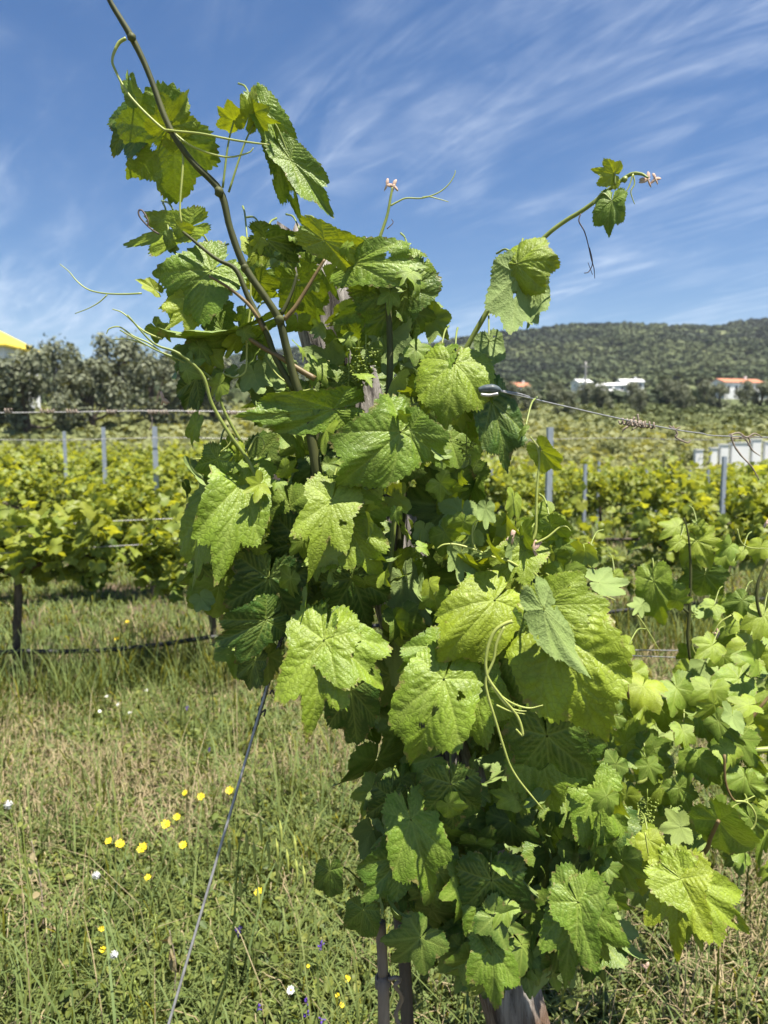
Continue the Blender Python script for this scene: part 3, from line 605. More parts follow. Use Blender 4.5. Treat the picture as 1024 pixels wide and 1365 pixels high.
# petioles drawn in the photo at the upper left come with their leaves (stem=...)
VL = [
 # b, t, d, pitch, roll, keywords; low tone also paints shade into overshadowed leaves, high tone is young growth
 ((234, 178), (140, 262), .985, -18, 6, dict(w=1.15, fold=.12, bend=.5, side=.5, lobe=.5, tone=.62, stem=(224, 172, .95), seed=11)),
 ((198, 160), (118, 196), 1.0, 5, 40, dict(w=.9, fold=.2, bend=.6, side=.6, lobe=.2, tone=.25, seed=12)),
 ((224, 168), (262, 118), .97, 20, 15, dict(w=.95, fold=.25, bend=.5, side=.3, lobe=.7, tone=.85, wave=.12, seed=13)),
 ((222, 160), (256, 192), 1.0, -20, 0, dict(w=.8, fold=.2, bend=.3, side=.3, lobe=.4, tone=.4, seed=14)),
 ((180, 128), (162, 88), .96, 10, -30, dict(w=.7, fold=.5, bend=.4, side=.6, tone=.55, seed=15)),
 ((312, 160), (288, 148), .99, 40, -30, dict(w=1.4, fold=.2, bend=.6, side=.3, tone=.98, stem=(297, 250, .985), seed=16)),
 ((330, 158), (344, 112), .99, 20, 30, dict(w=.8, fold=.3, bend=.3, side=.5, tone=.9, seed=17)),
 ((340, 150), (372, 178), .99, 25, 40, dict(w=.8, fold=.2, bend=.7, side=.6, tone=.8, seed=18)),
 ((350, 146), (402, 236), 1.0, 0, -20, dict(w=.50, fold=.35, bend=.3, side=.6, lobe=.2, tone=.5, stem=(305, 256, .99), seed=19)),
 ((388, 215), (460, 308), 1.0, -5, -25, dict(w=.46, fold=.4, bend=-.2, side=.5, lobe=.3, tone=.4, stem=(352, 150, .99), seed=319)),
 ((372, 200), (402, 308), 1.01, -25, 10, dict(w=.4, fold=.25, bend=.2, side=.6, lobe=.5, tone=.3, seed=20)),
 ((252, 304), (148, 336), .99, -22, 35, dict(w=.55, fold=.25, bend=-.4, side=.5, lobe=.4, tone=.7, stem=(288, 344, 1.0), seed=21)),
 ((240, 304), (266, 322), .985, 10, 20, dict(w=.9, fold=.3, bend=.6, side=.4, tone=.7, seed=22)),
 ((226, 318), (236, 352), .985, -10, 40, dict(w=.6, fold=.3, bend=.6, side=.8, tone=.2, seed=23)),
 ((282, 362), (194, 428), .985, 12, 26, dict(w=.85, fold=.22, bend=.8, side=.9, lobe=.3, tone=.35, seed=24, wave=.11)),
 ((262, 372), (246, 424), 1.02, -20, 10, dict(w=.9, fold=.1, bend=.3, side=.4, tone=.15, seed=25)),
 ((268, 395), (212, 445), 1.0, 35, 0, dict(w=.7, fold=.1, bend=.3, side=.4, tone=.85, seed=26)),
 ((206, 386), (180, 368), 1.0, 20, 30, dict(w=.7, fold=.3, bend=.3, tone=1.0, seed=27)),
 ((296, 440), (272, 400), 1.03, 20, 10, dict(w=.8, fold=.3, bend=.5, side=.4, tone=.4, seed=28)),
 ((334, 432), (180, 484), 1.0, 12, -66, dict(w=.45, fold=.3, bend=.4, side=.5, lobe=.2, tone=.25, seed=29, wave=.12)),
 ((262, 470), (205, 505), 1.02, 30, -30, dict(w=.5, fold=.3, bend=.6, side=.4, tone=.35, seed=30, flip=True)),
 ((262, 505), (236, 560), 1.03, -15, 15, dict(w=.7, fold=.15, bend=.2, side=.3, lobe=.2, tone=.02, seed=31)),
 ((262, 565), (248, 606), 1.01, -10, 40, dict(w=.6, fold=.3, bend=.4, side=.6, tone=.7, seed=32)),
 ((350, 330), (322, 360), 1.02, 10, 20, dict(w=1.0, fold=.2, tone=.95, seed=33, bend=.4)),
 ((330, 322), (336, 350), 1.0, 20, -20, dict(w=.8, fold=.2, tone=.95, seed=34, bend=.4)),
 ((355, 318), (436, 346), 1.0, -12, 20, dict(w=.62, fold=.2, bend=.5, side=.3, lobe=.6, tone=.2, seed=35)),
 ((404, 320), (446, 350), 1.04, 30, 0, dict(w=.8, fold=.2, bend=.5, side=.4, tone=.6, seed=36)),
 ((398, 372), (418, 452), 1.10, -25, 0, dict(w=.8, fold=.1, bend=.3, side=.3, lobe=.3, tone=.65, seed=37)),
 ((345, 375), (372, 408), 1.09, -25, 20, dict(w=1.0, fold=.1, tone=.7, seed=38)),
 ((432, 320), (530, 372), 1.0, -28, 0, dict(w=.46, fold=.1, bend=.3, side=.3, lobe=.2, tone=.8, seed=39)),
 ((472, 352), (580, 340), 1.03, 28, -25, dict(w=.62, fold=.15, bend=.6, side=.4, lobe=.2, tone=.42, seed=40)),
 ((548, 352), (590, 422), 1.06, 20, -15, dict(w=.6, fold=.15, bend=.4, side=.4, lobe=.1, tone=.5, seed=41)),
 ((545, 385), (455, 478), 1.04, -10, 10, dict(w=.62, fold=.1, bend=.5, side=.2, lobe=.3, tone=.1, seed=42)),
 ((520, 395), (430, 440), 1.07, 8, -10, dict(w=.8, fold=.1, bend=.5, side=.3, tone=.3, seed=43)),
 ((690, 352), (742, 342), .985, 42, -22, dict(w=1.25, fold=-.12, bend=1.3, side=.9, lobe=.2, tone=.66, seed=44, quilt=1.3)),
 ((692, 366), (674, 476), .99, 2, -12, dict(w=.86, fold=.15, bend=.1, side=-.5, lobe=.15, tone=.4, seed=45, flip=True)),
 ((712, 372), (710, 462), 1.0, 4, 34, dict(w=.6, fold=.15, bend=.1, side=-.4, lobe=.15, tone=.4, seed=46, flip=True)),
 ((818, 232), (782, 222), .985, 40, 10, dict(w=.9, fold=.3, bend=.5, side=.3, tone=1.0, seed=47, stem=(820, 247, .985))),
 ((816, 268), (806, 322), .98, 5, 20, dict(w=.85, fold=.35, bend=.5, side=1.1, lobe=.2, tone=.45, seed=48, stem=(790, 273, .99))),
 ((606, 484), (594, 568), 1.0, 26, 4, dict(w=1.02, fold=-.08, bend=1.1, side=.8, lobe=.05, tone=.72, seed=49, quilt=1.2)),
 ((586, 478), (548, 556), 1.02, 8, 50, dict(w=.8, fold=.1, bend=.5, side=.6, lobe=.1, tone=.5, seed=50)),
 ((652, 455), (655, 512), 1.04, 10, 10, dict(w=.8, fold=.2, bend=.4, side=.4, lobe=.1, tone=.4, seed=51, flip=True)),
 ((655, 535), (690, 640), 1.02, 8, -22, dict(w=.62, fold=.12, bend=.3, side=.7, lobe=.05, tone=.18, seed=52, quilt=1.3)),
 ((640, 535), (640, 618), 1.03, -28, 20, dict(w=.45, fold=.12, bend=.3, side=.4, lobe=.1, tone=.6, seed=53)),
 ((534, 576), (446, 652), .975, 22, -6, dict(w=.88, fold=.08, bend=.6, side=.2, lobe=.15, tone=.5, seed=54)),
 ((548, 574), (598, 630), .98, 12, 12, dict(w=.85, fold=.15, bend=.5, side=.4, lobe=.15, tone=.45, seed=55)),
 ((444, 545), (316, 562), 1.0, 30, -12, dict(w=.42, fold=.2, bend=.5, side=.5, lobe=.15, tone=.45, seed=56)),
 ((322, 645), (292, 772), 1.0, 28, -4, dict(w=.62, fold=.18, bend=.6, side=.6, lobe=.35, tone=.56, seed=57, quilt=1.2)),
 ((326, 650), (350, 612), 1.0, 10, 10, dict(w=.7, fold=.15, bend=.3, side=.5, lobe=.2, tone=.5, seed=58)),
 ((285, 670), (240, 784), 1.02, 15, 48, dict(w=.72, fold=.2, bend=.3, side=.5, lobe=.1, tone=.62, seed=59)),
 ((290, 612), (262, 662), .99, -20, 15, dict(w=.9, fold=.1, bend=.3, side=.3, lobe=.5, tone=.1, seed=60)),
 ((442, 668), (408, 772), .965, 22, 0, dict(w=.78, fold=.08, bend=.3, side=.2, lobe=.75, tone=.62, seed=61, quilt=.8)),
 ((452, 672), (536, 742), .99, -16, 16, dict(w=.8, fold=.1, bend=.4, side=.2, lobe=.2, tone=.2, seed=62, quilt=.7)),
 ((462, 700), (512, 780), 1.0, 18, 0, dict(w=.7, fold=.1, bend=.5, side=.3, lobe=.3, tone=.6, seed=63)),
 ((432, 854), (404, 990), .955, 24, 6, dict(w=.72, fold=.1, bend=.45, side=.5, lobe=.6, tone=.6, seed=64, quilt=1.3)),
 ((438, 852), (520, 910), .96, 30, -18, dict(w=.92, fold=.1, bend=.6, side=.4, lobe=.4, tone=.56, seed=65, quilt=1.3)),
 ((450, 835), (478, 812), .975, -30, 0, dict(w=1.1, fold=.1, bend=.3, side=.3, lobe=.4, tone=.2, seed=66)),
 ((425, 842), (368, 950), .98, -5, 44, dict(w=.6, fold=.2, bend=.4, side=.5, lobe=.3, tone=.3, seed=67)),
 ((468, 918), (480, 1022), 1.0, -12, 0, dict(w=.72, fold=.15, bend=.2, side=.3, lobe=.1, tone=.08, seed=68)),
 ((358, 770), (330, 880), 1.03, -12, 0, dict(w=1.0, fold=.1, bend=.2, side=.2, lobe=.4, tone=.06, seed=69)),
 ((354, 826), (276, 872), 1.01, 18, -20, dict(w=.8, fold=.2, bend=.4, side=.5, lobe=.5, tone=.12, seed=70)),
 ((340, 880), (322, 938), 1.04, -10, 20, dict(w=.7, fold=.2, bend=.2, side=.3, lobe=.2, tone=.05, seed=71)),
 ((400, 720), (352, 810), 1.05, -14, 0, dict(w=1.0, fold=.1, bend=.2, side=.3, lobe=.4, tone=.1, seed=72)),
 ((470, 770), (500, 860), 1.06, -18, 0, dict(w=1.1, fold=.1, bend=.2, side=.3, lobe=.3, tone=.12, seed=73)),
 ((660, 800), (590, 872), .965, 30, 2, dict(w=.85, fold=-.05, bend=1.1, side=.9, lobe=.05, tone=.86, seed=74, quilt=1.1)),
 ((585, 862), (530, 900), .99, 30, -6, dict(w=.8, fold=.1, bend=.5, side=.4, lobe=.1, tone=.45, seed=75)),
 ((592, 905), (548, 1022), .955, 22, 0, dict(w=.82, fold=.05, bend=.6, side=.5, lobe=.05, tone=.56, seed=76, quilt=1.2)),
 ((628, 895), (648, 1008), .975, 16, 8, dict(w=.72, fold=.1, bend=.5, side=.4, lobe=.25, tone=.5, seed=77)),
 ((690, 858), (622, 958), .96, -14, 10, dict(w=.9, fold=.05, bend=.3, side=.2, lobe=.3, tone=.1, seed=78)),
 ((742, 842), (800, 985), .94, 30, 2, dict(w=.84, fold=.02, bend=.6, side=.5, lobe=.1, tone=.70, seed=79, quilt=1.7)),
 ((726, 812), (782, 925), .90, -8, -38, dict(w=.5, fold=.25, bend=.2, side=.3, lobe=.05, tone=.3, seed=80, flip=True)),
 ((728, 808), (806, 800), .955, 34, -10, dict(w=.9, fold=.15, bend=.5, side=.4, lobe=.2, tone=.6, seed=81)),
 ((745, 790), (806, 800), .97, 5, 30, dict(w=.8, fold=.2, bend=.4, side=.4, lobe=.2, tone=.15, seed=82)),
 ((729, 980), (748, 1112), .975, -10, 4, dict(w=.92, fold=.08, bend=.3, side=.3, lobe=.3, tone=.1, seed=83)),
 ((735, 982), (822, 1060), .985, -6, 14, dict(w=.95, fold=.1, bend=.3, side=.3, lobe=.2, tone=.15, seed=84)),
 ((718, 990), (740, 1095), 1.0, 18, 0, dict(w=.95, fold=.1, bend=.4, side=.4, lobe=.3, tone=.6, seed=85)),
 ((601, 1044), (606, 1142), .97, -10, 0, dict(w=.92, fold=.1, bend=.3, side=.3, lobe=.35, tone=.08, seed=86)),
 ((548, 1092), (575, 1196), .985, 22, 6, dict(w=.72, fold=.1, bend=.4, side=.3, lobe=.15, tone=.5, seed=87)),
 ((536, 1140), (482, 1212), 1.0, 18, -18, dict(w=.82, fold=.15, bend=.4, side=.4, lobe=.1, tone=.25, seed=88)),
 ((522, 1062), (506, 1132), 1.03, -10, 0, dict(w=.9, fold=.1, bend=.2, side=.3, lobe=.5, tone=.03, seed=89)),
 ((655, 1172), (662, 1280), .99, -8, 0, dict(w=1.0, fold=.1, bend=.3, side=.2, lobe=.5, tone=.06, seed=90)),
 ((768, 1200), (745, 1332), .975, 14, 10, dict(w=.62, fold=.15, bend=.3, side=.3, lobe=.5, tone=.4, seed=91)),
 ((770, 1202), (822, 1300), .97, 16, -4, dict(w=.72, fold=.1, bend=.4, side=.3, lobe=.5, tone=.45, seed=92)),
 ((656, 1262), (658, 1344), .985, 20, 0, dict(w=.82, fold=.15, bend=.3, side=.4, lobe=.6, tone=.42, seed=93)),
 ((638, 1205), (650, 1278), 1.0, 14, 0, dict(w=.7, fold=.1, bend=.3, side=.3, lobe=.3, tone=.35, seed=94)),
 ((792, 1055), (812, 1150), 1.0, 18, -10, dict(w=.8, fold=.15, bend=.4, side=.4, lobe=.2, tone=.48, seed=95)),
 ((802, 1100), (800, 1160), .99, 5, -58, dict(w=.8, fold=.15, bend=.3, side=.3, lobe=.2, tone=.2, seed=96)),
 ((440, 1160), (434, 1216), 1.06, -5, 10, dict(w=.8, fold=.2, bend=.2, side=.3, lobe=.1, tone=.05, seed=97, stem=(480, 1175, 1.1))),
 ((485, 1212), (476, 1270), 1.05, -5, 10, dict(w=.9, fold=.2, bend=.2, side=.3, lobe=.1, tone=.1, seed=98)),
 ((907, 1172), (898, 1276), 1.0, 26, 4, dict(w=.75, fold=.1, bend=.5, side=.3, lobe=.95, tone=.82, seed=99, stem=(894, 1155, 1.04), quilt=1.2)),
 ((908, 1174), (944, 1292), 1.005, 12, 0, dict(w=.4, fold=.2, bend=.4, side=.5, lobe=.5, tone=.6, seed=100)),
 ((908, 1172), (1002, 1240), 1.0, 22, -12, dict(w=.68, fold=.15, bend=.5, side=.4, lobe=.5, tone=.66, seed=101)),
 ((958, 1092), (1016, 1170), 1.02, -6, 28, dict(w=.72, fold=.3, bend=.4, side=.5, lobe=.1, tone=.4, seed=102, stem=(945, 1130, 1.03))),
 ((700, 572), (688, 590), 1.0, 5, 0, dict(w=.4, fold=.3, bend=.4, tone=.5, seed=103)),
 ((722, 600), (752, 640), 1.0, 0, 20, dict(w=.75, fold=.3, bend=.5, side=.4, lobe=.3, tone=.85, seed=104, stem=(718, 615, 1.0))),
 ((735, 700), (762, 738), 1.0, -10, 20, dict(w=.9, fold=.3, bend=.5, side=.4, lobe=.2, tone=.4, seed=105)),
 ((700, 735), (655, 790), 1.0, 20, 10, dict(w=.8, fold=.3, bend=.6, side=.5, lobe=.3, tone=.8, seed=106)),
]
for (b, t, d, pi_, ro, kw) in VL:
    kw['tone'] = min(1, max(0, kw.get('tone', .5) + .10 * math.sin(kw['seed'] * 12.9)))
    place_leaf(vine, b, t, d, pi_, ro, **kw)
# fill: the rest of the leaf mass behind the leaves one can single out
def inside(x, y, poly):
    c = False; n = len(poly)
    for i in range(n):
        x1, y1 = poly[i]; x2, y2 = poly[(i + 1) % n]
        if (y1 > y) != (y2 > y) and x < (x2 - x1) * (y - y1) / (y2 - y1) + x1: c = not c
    return c
def fill(poly, n, d0, d1, s0, s1, seed, tone=(.1, .6), pitch=(-25, 35), dens=None):
    g = np.random.default_rng(seed); xs = [p[0] for p in poly]; ys = [p[1] for p in poly]; out = []
    tries = 0
    while len(out) < n and tries < n * 60:
        tries += 1
        x, y = g.uniform(min(xs), max(xs)), g.uniform(min(ys), max(ys))
        if not inside(x, y, poly): continue
        d = g.uniform(d0, d1); p = P(x, y, d); C = (CAM - p).normalized()
        a = math.radians(g.normal() * 42); T = Vector((math.sin(a), 0, -math.cos(a)))
        C = (C + Vector((g.normal() * .35, 0, g.normal() * .2))).normalized()
        out.append((tuple(p), frame(T, C, g.uniform(*pitch), g.normal() * 25, g.random() < .12), g.uniform(s0, s1), g.uniform(*tone)))
    return out
TPM = templates('mid', 12, nth=130, nr=12, quilt=.55)
body = [(272, 620), (300, 540), (350, 510), (395, 440), (470, 400), (560, 388), (600, 440), (628, 520), (650, 610), (690, 700), (760, 800), (800, 900), (800, 1060), (790, 1190), (740, 1250), (620, 1240), (530, 1180), (500, 1060), (430, 930), (350, 900), (290, 850), (268, 740), (268, 640)]
inner = [(330, 560), (400, 480), (560, 470), (610, 560), (660, 720), (760, 850), (780, 1180), (650, 1230), (550, 1150), (510, 1040), (440, 920), (340, 870), (290, 760)]
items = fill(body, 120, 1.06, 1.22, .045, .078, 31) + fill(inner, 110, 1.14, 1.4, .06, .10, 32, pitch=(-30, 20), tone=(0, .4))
top = [(290, 420), (350, 330), (430, 315), (560, 330), (580, 400), (560, 470), (400, 500), (300, 480)]
items += fill(top, 12, 1.06, 1.2, .03, .05, 33)
edge = [(640, 640), (700, 650), (790, 740), (810, 820), (700, 860), (640, 760)]
items += fill(edge, 26, 1.0, 1.12, .025, .05, 34, tone=(.4, .95))
items += fill([(385, 340), (470, 340), (500, 430), (470, 500), (400, 490)], 15, 1.08, 1.15, .03, .05, 53, tone=(.3, .8), pitch=(-30, 20))
items += fill([(330, 305), (450, 300), (490, 335), (350, 355)], 12, .99, 1.06, .014, .028, 51, tone=(.4, .95))
mid = [(270, 600), (320, 470), (470, 440), (600, 500), (690, 680), (690, 800), (560, 830), (420, 800), (300, 790)]
def ragged(poly, n, d0, d1, s0, s1, seed, tone):
    g = np.random.default_rng(seed); out = fill(poly, n, d0, d1, s0, s1, seed, tone=tone, pitch=(-45, 60)); r = []
    for p, Fm, s, t in out:
        a = g.normal() * 1.0; c_, s_ = math.cos(a), math.sin(a); r.append((p, Fm @ np.array([[c_, 0, s_], [0, 1, 0], [-s_, 0, c_]]), s, t))
    return r
items += ragged(mid, 46, .99, 1.06, .022, .045, 61, (.2, .85)) + ragged(top, 22, .99, 1.08, .018, .036, 62, (.3, .9)) + ragged([(240, 600), (360, 640), (350, 900), (270, 880)], 16, 1.0, 1.06, .02, .04, 63, (.05, .5))
items += ragged([(300, 560), (420, 520), (600, 560), (680, 700), (640, 800), (360, 800)], 34, .965, 1.0, .018, .038, 65, (.25, .9)) + ragged([(560, 860), (820, 880), (830, 1150), (560, 1150)], 8, .96, 1.0, .018, .038, 66, (.1, .8))
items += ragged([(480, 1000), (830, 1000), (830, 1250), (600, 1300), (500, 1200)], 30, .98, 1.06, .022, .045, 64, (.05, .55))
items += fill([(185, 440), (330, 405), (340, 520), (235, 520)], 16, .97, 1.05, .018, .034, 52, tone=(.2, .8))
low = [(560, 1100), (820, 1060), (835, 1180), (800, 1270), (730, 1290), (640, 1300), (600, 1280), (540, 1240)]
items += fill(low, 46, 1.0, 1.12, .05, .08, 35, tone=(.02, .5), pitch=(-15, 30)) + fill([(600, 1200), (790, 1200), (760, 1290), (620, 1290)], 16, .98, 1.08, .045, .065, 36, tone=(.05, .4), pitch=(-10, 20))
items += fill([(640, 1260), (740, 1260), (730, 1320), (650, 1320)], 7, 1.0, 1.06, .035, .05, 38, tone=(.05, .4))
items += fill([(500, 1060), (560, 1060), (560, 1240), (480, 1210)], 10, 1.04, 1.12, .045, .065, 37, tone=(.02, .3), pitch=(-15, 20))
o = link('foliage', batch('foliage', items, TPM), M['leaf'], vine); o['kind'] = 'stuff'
# flower clusters: many tiny green buds on branching stalks
def cluster(vine, c, d, n, rx, ry, s=.0016, seed=0, name='flower_cluster', m='flowerbud'):
    g = np.random.default_rng(seed); pc = P(c[0], c[1], d); tb = TB(); V, T = ICO1
    for i in range(n):
        t = g.random(); a = g.uniform(0, 6.28); r = (1 - .6 * t) * (.5 + .5 * g.random())
        p = np.array([math.cos(a) * rx * r, math.sin(a) * rx * r, ry * (.5 - t)]); tb.poly(V * s * g.uniform(.7, 1.3) + p, T=T)
        if i % 3 == 0: tb.tube([(0, 0, ry * (.55 - t * .9)), tuple(p)], .0004, seg=4, step=2)
    tb.tube([(0, 0, ry * .9), (0, 0, -ry * .4)], .0009, seg=5)
    link(name, tb.me(name), M[m], vine, loc=pc)
for c, d, n, rx, ry in (((488, 490), 1.04, 110, .026, .05), ((465, 505), 1.06, 70, .02, .04), ((296, 390), 1.02, 30, .010, .018), ((305, 378), 1.03, 26, .009, .02), ((270, 356), 1.0, 20, .007, .012),
                        ((338, 436), 1.04, 24, .008, .018), ((560, 735), 1.05, 40, .014, .03), ((622, 600), 1.05, 40, .014, .03), ((862, 1085), 1.3, 90, .022, .05), ((700, 1000), 1.06, 30, .012, .02)):
    cluster(vine, c, d, n, rx, ry, seed=c[0])
# shoot tips: furled pinkish baby leaves
def tip(vine, c, d, s, seed):
    g = np.random.default_rng(seed); tb = TB(); V, T = ICO2
    for k in range(4):
        a = g.uniform(0, 6.28); ax = Vector((math.cos(a) * .6, .2, math.sin(a))).normalized(); q = Vector((0, 0, 1)).rotation_difference(ax).to_matrix()
        W = V * [s * .42, s * .2, s] ; W = W * (1 + .12 * g.normal(size=(len(W), 1))); W = np.array([(q @ Vector(v))[:] for v in W]) + np.array(ax) * s * .7
        tb.poly(W, T=T)
    link('shoot_tip', tb.me('shoot_tip'), M['bud'], vine, loc=P(c[0], c[1], d))
for c, d, s in (((516, 246), 1.08, .0055), ((525, 247), 1.08, .006), ((864, 239), .985, .0065), ((874, 238), .985, .005), ((712, 733), .99, .008), ((683, 716), .99, .006), ((346, 310), 1.0, .006), ((218, 654), 1.0, .001), ((217, 531), 1.0, .006),
                ((488, 325), 1.06, .006), ((372, 640), 1.0, .006)):
    if s > .002: tip(vine, c, d, s, c[0] + c[1])

# ------------------------------------------------------------------ the next vine of the row, at the right edge
v2b = P(1120, 1100, 1.75); v2b.z = 0
vine2 = empty('grapevine', v2b, 'paler bushy grapevine at the right edge, second plant of the near row', 'grapevine')
tb = TB(); tb.tube([(0, 0, -.05), (.02, 0, .3), (-.02, .02, .62), (.04, .0, .9)], [.026, .022, .02, .014], seg=14, rough=.1, seed=9); link('trunk', tb.me('trunk'), M['bark'], vine2, loc=v2b)
for pl, d, r, m in (([(1090, 990), (1024, 999), (971, 1002), (930, 1013), (886, 1028), (850, 1045)], 1.45, [.007, .0062, .0058, .0055, .005, .004], 'stem'),
    ([(974, 996), (985, 978), (1004, 955), (1024, 930), (1050, 900)], 1.48, [.004, .0036, .0034, .003, .003], 'redstem'),
    ([(901, 802), (912, 812), (919, 817)], 1.6, [.002, .0025, .003], 'cane'), ([(912, 690), (918, 715), (921, 760), (919, 817), (917, 849), (920, 880)], 1.6, [.001, .0022, .003, .0035, .0035, .003], 'cane'),
    ([(1024, 745), (1010, 780), (1012, 815), (1030, 850)], 1.5, [.003, .003, .003, .003], 'cane'), ([(903, 940), (915, 915), (930, 885), (945, 862)], 1.5, [.003, .0028, .0024, .002], 'redstem')):
    sub('shoot', vine2, pl, d, r, m, seg=9, rough=.02)
for pl, d in (([(983, 705), (988, 722), (1000, 730), (1030, 731)], 1.55), ([(850, 820), (862, 838), (872, 855), (880, 868)], 1.5), ([(930, 850), (923, 862), (935, 878), (960, 876), (985, 868), (1000, 852)], 1.5), ([(975, 820), (960, 830), (948, 850)], 1.5), ([(990, 960), (985, 935), (1000, 925)], 1.5)):
    sub('tendril', vine2, pl, d, [.0014] * (len(pl) - 1) + [.0006], 'tendril', seg=6)
V2 = [((930, 722), (948, 762), 1.6, 20, -4, dict(w=1.35, lobe=.8, tone=.9, seed=201)), ((916, 745), (922, 762), 1.62, 20, 0, dict(w=1, tone=.8, seed=202)),
 ((940, 765), (928, 812), 1.62, -18, 0, dict(w=1.3, lobe=.4, tone=.25, seed=203)), ((872, 775), (882, 848), 1.55, 8, 14, dict(w=.72, lobe=.3, tone=.6, seed=204)),
 ((842, 898), (852, 950), 1.45, 12, -20, dict(w=.9, lobe=.2, tone=.75, seed=205)), ((912, 970), (914, 1002), 1.42, 20, 0, dict(w=.8, lobe=.1, tone=.95, seed=206, quilt=1.4)),
 ((930, 950), (958, 998), 1.45, 14, -20, dict(w=.6, lobe=.3, tone=.5, seed=207)), ((1018, 820), (1004, 862), 1.5, 22, 0, dict(w=1.0, lobe=.5, tone=.8, seed=208)),
 ((990, 800), (962, 830), 1.55, -10, 10, dict(w=.9, lobe=.4, tone=.3, seed=209)), ((952, 808), (938, 826), 1.55, 35, 0, dict(w=1.2, lobe=.3, tone=.6, seed=210)),
 ((835, 990), (868, 962), 1.45, 38, -10, dict(w=.8, lobe=.3, tone=.7, seed=211)), ((985, 905), (952, 940), 1.42, 38, 0, dict(w=.9, lobe=.2, tone=.55, seed=212)),
 ((1000, 880), (975, 900), 1.45, 40, 0, dict(w=1, lobe=.2, tone=.6, seed=213)), ((862, 1010), (880, 1042), 1.4, 20, 20, dict(w=.9, lobe=.5, tone=.45, seed=214)),
 ((985, 1030), (968, 1060), 1.4, 14, 0, dict(w=.8, lobe=.2, tone=.5, seed=215)), ((1000, 1005), (1020, 1050), 1.4, 0, 40, dict(w=.6, lobe=.2, tone=.5, seed=216)),
 ((848, 1118), (838, 1190), 1.18, 20, 10, dict(w=.9, lobe=.4, tone=.7, seed=217)), ((865, 1120), (880, 1150), 1.15, 30, -10, dict(w=1.0, lobe=.3, tone=.95, seed=218)),
 ((820, 768), (832, 796), 1.5, 5, -30, dict(w=.9, lobe=.2, tone=.7, seed=219)), ((784, 735), (758, 752), 1.2, 20, 10, dict(w=.7, lobe=.2, tone=.8, seed=220)),
 ((838, 860), (812, 868), 1.25, 40, 0, dict(w=.9, lobe=.3, tone=.8, seed=221)), ((930, 700), (940, 712), 1.6, 30, 0, dict(w=1.4, tone=.9, seed=222)),
 ((905, 722), (886, 738), 1.6, 10, 0, dict(w=.8, tone=.8, seed=223)), ((990, 735), (978, 750), 1.6, 10, 0, dict(w=.8, tone=.8, seed=224)),
 ((1000, 1090), (1020, 1128), 1.3, 10, 0, dict(w=.9, tone=.4, seed=225)), ((905, 1050), (925, 1090), 1.35, 10, 0, dict(w=.9, tone=.35, seed=226)), ((950, 860), (925, 880), 1.45, 30, 0, dict(w=1.1, tone=.7, seed=227))]
for (b, t, d, pi_, ro, kw) in V2: place_leaf(vine2, b, t, d, pi_, ro, res=(130, 14), bend=.5, side=.4, **kw)
r1 = [(830, 930), (860, 880), (900, 860), (940, 760), (1080, 740), (1100, 1150), (1000, 1130), (880, 1150), (835, 1120)]
r2 = [(830, 1000), (880, 930), (960, 900), (1080, 850), (1100, 1180), (1000, 1150), (860, 1190), (820, 1160)]
items = fill(r1, 72, 1.38, 1.9, .03, .07, 41, tone=(.4, 1), pitch=(5, 60)) + fill(r2, 80, 1.3, 1.6, .035, .07, 42, tone=(.25, .9), pitch=(0, 55))
items += fill([(640, 930), (860, 900), (880, 1190), (700, 1180)], 70, 1.55, 2.0, .05, .08, 44, tone=(.1, .5))  # unseen leaves behind the front vine, added to shade the ground below
r3 = [(835, 790), (870, 760), (900, 700), (960, 700), (1010, 720), (1060, 760), (1000, 880), (860, 880)]
items += fill(r3, 14, 1.5, 1.7, .03, .055, 43, tone=(.4, .95))
o = link('foliage', batch('foliage', items, TPM), M['leaf'], vine2); o['kind'] = 'stuff'
cluster(vine2, (925, 820), 1.6, 20, .01, .02, seed=5)
for c in ((958, 845), (1010, 892), (1022, 697), (830, 1088), (862, 1290)): tip(vine2, c, 1.5, .007, c[0])
# ------------------------------------------------------------------ rows behind
SLOPE = .3
def lowleaf(seed, seg=18):
    g = np.random.default_rng(seed); th = np.linspace(-2.9, 2.9, seg)
    R = np.interp(np.degrees(np.abs(th)), [0, 26, 50, 78, 104, 150, 180], [1, .68, .92, .62, .75, .6, .4]) * (1 + .09 * np.where(np.arange(seg) % 2, 1, -1)) * (1 + g.normal(size=seg) * .04)
    V = [(0, 0, 0)]; 
    for f in (.55, 1.0):
        for a, r in zip(th, R):
            x, y = r * f * math.sin(a), -r * f * math.cos(a)
            z = .22 * abs(x) - .28 * (x * x + y * y) + .10 * f * math.sin(3 * a + seed)
            V.append((x, y, z))
    V = np.array(V); T = [(0, 1 + i, 2 + i) for i in range(seg - 1)]; Q = [(1 + i, 1 + seg + i, 2 + seg + i, 2 + i) for i in range(seg - 1)]
    n = np.cross(V[Q[3][1]] - V[Q[3][0]], V[Q[3][2]] - V[Q[3][0]])
    Q = np.array(Q); T = np.array(T)
    if n[2] < 0: Q = Q[:, ::-1]; T = T[:, ::-1]
    return V, Q, T
def cloud(leaves, tmpl):
    Vs, Qs, Ts, To = [], [], [], []; n = 0
    for k, (p, Fm, s, tone) in enumerate(leaves):
        V, Q, T = tmpl[k % len(tmpl)]
        Vs.append((V * s) @ Fm.T + np.array(p)); Qs.append(Q + n); Ts.append(T + n); To.append(np.full(len(V), tone)); n += len(V)
    return np.concatenate(Vs), np.concatenate(Qs), np.concatenate(Ts), np.concatenate(To)
